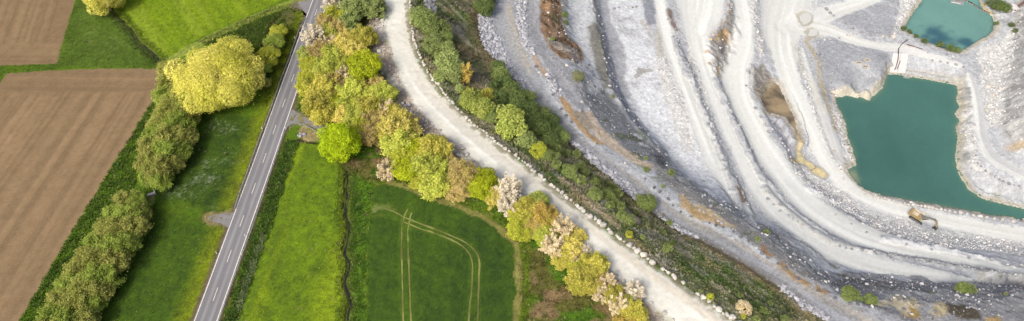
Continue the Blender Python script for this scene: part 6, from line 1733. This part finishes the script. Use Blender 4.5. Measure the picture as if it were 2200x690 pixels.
# concrete ramp with hoses
top = [spot(1917, 117), spot(1951, 118)]; bot = [(*[float(c) for c in at(1910, 156, POND_Z + .1)], POND_Z - .1), (*[float(c) for c in at(1944, 158, POND_Z + .1)], POND_Z - .1)]
rp = empty('concrete_ramp', top[0]); tag(rp, 'pale concrete ramp falling from the dam into the deep pond', 'ramp')
for k in range(2):                                            # two poured slabs with a joint
    a, b = k * .5 + .012, (k + 1) * .5 - .012
    pts = []
    for t_, row_ in ((a, top), (b, top), (b, bot), (a, bot)):
        q = Vector(row_[0]).lerp(Vector(row_[1]), t_); pts.append(q)
    mb = MB()
    for dz in (.75, -.4):
        for q in pts: mb.v.append((q.x - top[0][0], q.y - top[0][1], q.z - top[0][2] + dz))
    mb.f += [(0, 1, 2, 3), (7, 6, 5, 4), (0, 4, 5, 1), (1, 5, 6, 2), (2, 6, 7, 3), (3, 7, 4, 0)]
    mb.build('slab', M_CONC, rp)


def hose(name, pts, rad, mat, label, cat, group=None):
    mb = MB().tube(pts, rad, 6); o = mb.build(name, mat, None, True); tag(o, label, cat, group); return o


def ramp_pt(u, v, lift):
    q = (Vector(top[0]).lerp(Vector(top[1]), u)).lerp(Vector(bot[0]).lerp(Vector(bot[1]), u), v); return (q.x, q.y, q.z + lift)


hose('suction_hose', [spot(1950, 86, .25), spot(1937, 95, .25), spot(1930, 106, .3), ramp_pt(.35, .08, .95), ramp_pt(.38, .35, .95), ramp_pt(.36, .6, .95), ramp_pt(.30, .92, .95)], .20, M_DK, 'long dark hose running from the lake down the concrete ramp', 'hose', 'hoses on the ramp')
hose('suction_hose', [ramp_pt(.55, .42, .95), ramp_pt(.50, .62, .95), ramp_pt(.42, .86, .95)], .16, M_DK, 'short dark hose on the lower half of the concrete ramp', 'hose', 'hoses on the ramp')
fb = empty('hose_float', (*[float(c) for c in at(1922, 156, POND_Z)], POND_Z)); tag(fb, 'yellow float at the foot of the concrete ramp', 'float')
MB().tube([(-.5, 0, .1), (.5, 0, .1)], .38, 10).build('drum', M_BUOY, fb, True); MB().tube([(0, 0, .3), (0, 0, .9)], .06, 6).build('lifting_eye', M_DK, fb)
q0, q1 = spot(1949, 97, .15), spot(1982, 106, .15)
sp = empty('rusty_pipe_bundle', q0); tag(sp, 'bundle of rusty pipes lying on the dam', 'pipes')
for k in range(3):
    MB().tube([(0, k * .3, .05 * k), (q1[0] - q0[0] - k * .8, q1[1] - q0[1] + k * .3, q1[2] - q0[2] + .05 * k)], .14, 6).build('pipe', M_RUST, sp, True)

# floating pontoon, walkway and hut at the pale lake
bx_, by_ = [float(c) for c in at(2056, 2, LAKE_Z + .6)]
pt = empty('pump_pontoon', (bx_, by_, LAKE_Z), -.35); tag(pt, 'grey pump pontoon with white edge floating on the pale lake', 'pontoon')
MB().box((0, 0, .25), (6.2, 3.6, .7)).build('float_hull', M_ZINC, pt); MB().box((-.6, -1.9, .55), (4.4, .35, .25)).build('edge_beam', M_SHEET, pt); MB().box((.8, .5, 1.1), (2.2, 1.4, 1.0)).build('pump_house', M_GREYM, pt)
for sx in (-2.9, 2.9):
    for sy in (-1.6, 1.6): MB().tube([(sx, sy, .6), (sx, sy, 1.6)], .05, 5).build('rail_post', M_STEEL, pt)
wk = [np.array([float(c) for c in at(a, b, LAKE_Z + .2)]) for a, b in ((2070, 0), (2082, 5), (2094, 12), (2105, 19), (2116, 25), (2126, 30))]
wr = empty('floating_pipeline', (*wk[0], LAKE_Z)); tag(wr, 'dark floating pipeline on drums leading from the pontoon to the shore', 'pipeline')
for a, b in zip(wk[:-1], wk[1:]):
    for t_ in (.2, .65):
        c_ = a + (b - a) * t_ - wk[0]; d_ = (b - a) / np.linalg.norm(b - a)
        MB().tube([(c_[0] - d_[0] * .55, c_[1] - d_[1] * .55, .1), (c_[0] + d_[0] * .55, c_[1] + d_[1] * .55, .1)], .42, 8).build('float_drum', M_GREYM, wr, True)
MB().tube([(*(q - wk[0]), .55) for q in wk], .2, 6).build('pipe', M_DK, wr, True)
for px, py, lb in ((2113, 12, 'yellow float left of the pipeline end'), (2130, 29, 'yellow float where the pipeline reaches the shore'), (2119, 22, 'yellow float beside the pipeline')):
    c_ = [float(c) for c in at(px, py, LAKE_Z + .2)]; fl = empty('marker_float', (*c_, max(LAKE_Z, float(surface(*c_))))); tag(fl, lb, 'float', 'yellow floats at the pale lake')
    MB().tube([(-.7, 0, .3), (.7, 0, .3)], .42, 10).build('drum', M_BUOY, fl, True); MB().box((0, 0, .75), (.3, .3, .2)).build('handle', M_DK, fl)
hx = spot(2172, 24)
ht = empty('pump_hut', hx, -.35); tag(ht, 'small white sheet-metal hut by the pale lake', 'hut')
MB().box((0, 0, 1.2), (3.2, 2.6, 2.6)).build('wall', M_SHEET, ht); MB().prism([(-1.9, 2.5), (1.9, 2.5), (1.9, 2.75), (0, 3.2), (-1.9, 2.75)], -1.55, 1.55).build('roof', M_SHEET, ht); MB().box((-.4, -1.32, 1.0), (.9, .05, 2.0)).build('door', M_GREYM, ht); MB().box((.9, -1.32, 1.6), (.7, .05, .6)).build('window', M_GLASS, ht)
a = np.array(spot(2180, 20)); b = np.array(at(2215, -4, hx[2] + 9.0) + (hx[2] + 9.0,), float)
cv = empty('conveyor', tuple(a)); tag(cv, 'rusty red conveyor climbing out of the picture from the hut', 'conveyor')
dv = b - a
MB().tube([(0, .45, 1.6), (dv[0], dv[1] + .45, dv[2])], .16, 6).tube([(0, -.45, 1.6), (dv[0], dv[1] - .45, dv[2])], .16, 6).build('side_rail', M_RUST, cv); MB().tube([(0, 0, 1.7), (dv[0], dv[1], dv[2] + .05)], .40, 6).build('belt', M_RUST, cv)
for t_ in (.0, .3, .6):
    q = a + dv * t_; gz = float(surface(q[0], q[1])); MB().tube([(dv[0] * t_, dv[1] * t_, gz - a[2] - .3), (dv[0] * t_, dv[1] * t_, (dv[2] * t_ if t_ else 1.6))], .12, 6).build('support_leg', M_RUST, cv)
c_ = hit(2125, 29)[0]
hose('shore_pipe', [spot(2128, 30, .5), spot(2142, 30, .5), spot(2158, 28, .6), (hx[0] - 1.5, hx[1] - .6, hx[2] + .6)], .22, M_ZINC, 'pale pipe from the pipeline end to the white hut', 'pipe')

# stones at the ditch mouth, culvert pipe at the hedge gap
for k, (px, py) in enumerate(((641, 292), (645, 289), (649, 287), (654, 289), (646, 294))):
    p = hit(px, py)[0]; tag(boulder(p[0], p[1], random.uniform(.8, 1.2), M_GREYROCK), ordinal(k + 1) + ' stone from the left in the heap at the ditch mouth beside the road', 'stone', 'stones at the ditch mouth')
cp = empty('culvert_pipe', spot(326, 418, .25), .5); tag(cp, 'pale concrete culvert end in the gap between the two hedges', 'culvert')
MB().tube([(-1.1, 0, 0), (1.1, 0, 0)], .42, 12).build('pipe', M_CONC, cp, True); MB().box((1.05, 0, .05), (.25, 1.5, 1.1)).build('headwall', M_CONC, cp)


# ------------------------------------------------------------------ grass tufts, too many to count
def tufts(name, idx, hgt, wid, label, seed, tone=1.0, straw=.15):
    rng = np.random.default_rng(seed); n = len(idx)
    c = GROUND_XYZ[idx].copy(); c[:, :2] += rng.uniform(-.3, .3, (n, 2)); c[:, 2] = surface(c[:, 0], c[:, 1]) - .03
    hh = hgt * rng.uniform(.5, 1.4, n); ww = wid * rng.uniform(.6, 1.3, n); a0 = rng.uniform(0, 6.28, n)
    V = np.zeros((n, 5, 3, 3))
    for b in range(5):
        a = a0 + b * 1.2566; d = np.stack([np.cos(a), np.sin(a), np.zeros(n)], 1); t = np.stack([-np.sin(a), np.cos(a), np.zeros(n)], 1)
        V[:, b, 0] = c - t * (ww * .35)[:, None]; V[:, b, 1] = c + t * (ww * .35)[:, None]
        V[:, b, 2] = c + d * (ww * rng.uniform(.6, 1.1, n))[:, None] + np.array([0, 0, 1]) * hh[:, None]
    base = col[idx] * tone * rng.uniform(.75, 1.35, n)[:, None]
    st_ = rng.random(n) < straw
    base[st_] = base[st_] * .5 + lin(190, 178, 128) * .3
    C = np.repeat(base, 15, 0)
    o = link(name, mesh_from(name, V.reshape(-1, 3), np.arange(n * 15).reshape(-1, 3), 3, C, False), M_BLADE); tag(o, label, kind='stuff')


M_BLADE = leaf_mat('grass_blades', (.1, .1, .1), (.1, .1, .1), .3)
_nt = M_BLADE.node_tree; _va = [n_ for n_ in _nt.nodes if n_.type == 'VERTEX_COLOR'][0]
for n_ in _nt.nodes:
    if n_.type in ('BSDF_PRINCIPLED',): _nt.links.new(_va.outputs['Color'], n_.inputs['Base Color'])
    if n_.type == 'BSDF_TRANSLUCENT': _nt.links.new(_va.outputs['Color'], n_.inputs['Color'])
_nobare = 1.0 - np.max([sstep(-.8, .2, poly_sd(x, y, b_)) for b_ in BARE], axis=0)
_lowland = (~QUARRY) & (rd > 4.6) & (rd < 29.9)
_sd_c, _, _ = dist_line(x, y, STREAM_C, 10); _sd_n, _, _ = dist_line(x, y, STREAM_N, 10)
_bank = (sstep(3.2, .6, _sd_c) + sstep(2.6, .6, _sd_n)) * 1.0
tufts('stream_grass', pick(_bank * (np.minimum(_sd_c, _sd_n) > .75), 3600), .45, .45, 'tufted grass along the streams', 21, 1.2, .07)
tufts('verge_grass', pick((zone == 12) + .8 * (m_bank > 0) + .35 * sstep(-.5, .8, poly_sd(x, y, STRIP)) + .6 * (m_ne > 0), 12000), .5, .5, 'long grass of verges and field banks', 22, 1.25, .06)
tufts('meadow_grass', pick(((zone == 0) | (zone == 4) | (zone == 3)) * (rd > 4.8), 10000), .2, .45, 'clumped meadow grass', 23, 1.15, .05)
tufts('slope_grass', pick(ms * (zone == 8) * (_footd > 1.0) * _nobare, 9000), .36, .5, 'dry and green tussocks on the overgrown slope', 24, 1.15, .22)
tufts('belt_grass', pick((zone == 6) * (sdm < -.3) * (rd > 4.6), 6000), .4, .5, 'rough grass under the tree belt', 25, 1.0, .2)
_p8x, _p8y = to_px(x, y, h)
tufts('slope_scrub', pick(ms * (zone == 8) * (_footd > 2.0) * _nobare * sstep(690, 420, _p8y) * sstep(.42, .56, fbm(x, y, 9, 3, 171)), 9000), .85, .9, 'low green scrub between the shrubs of the overgrown slope', 26, 1.0, .08)
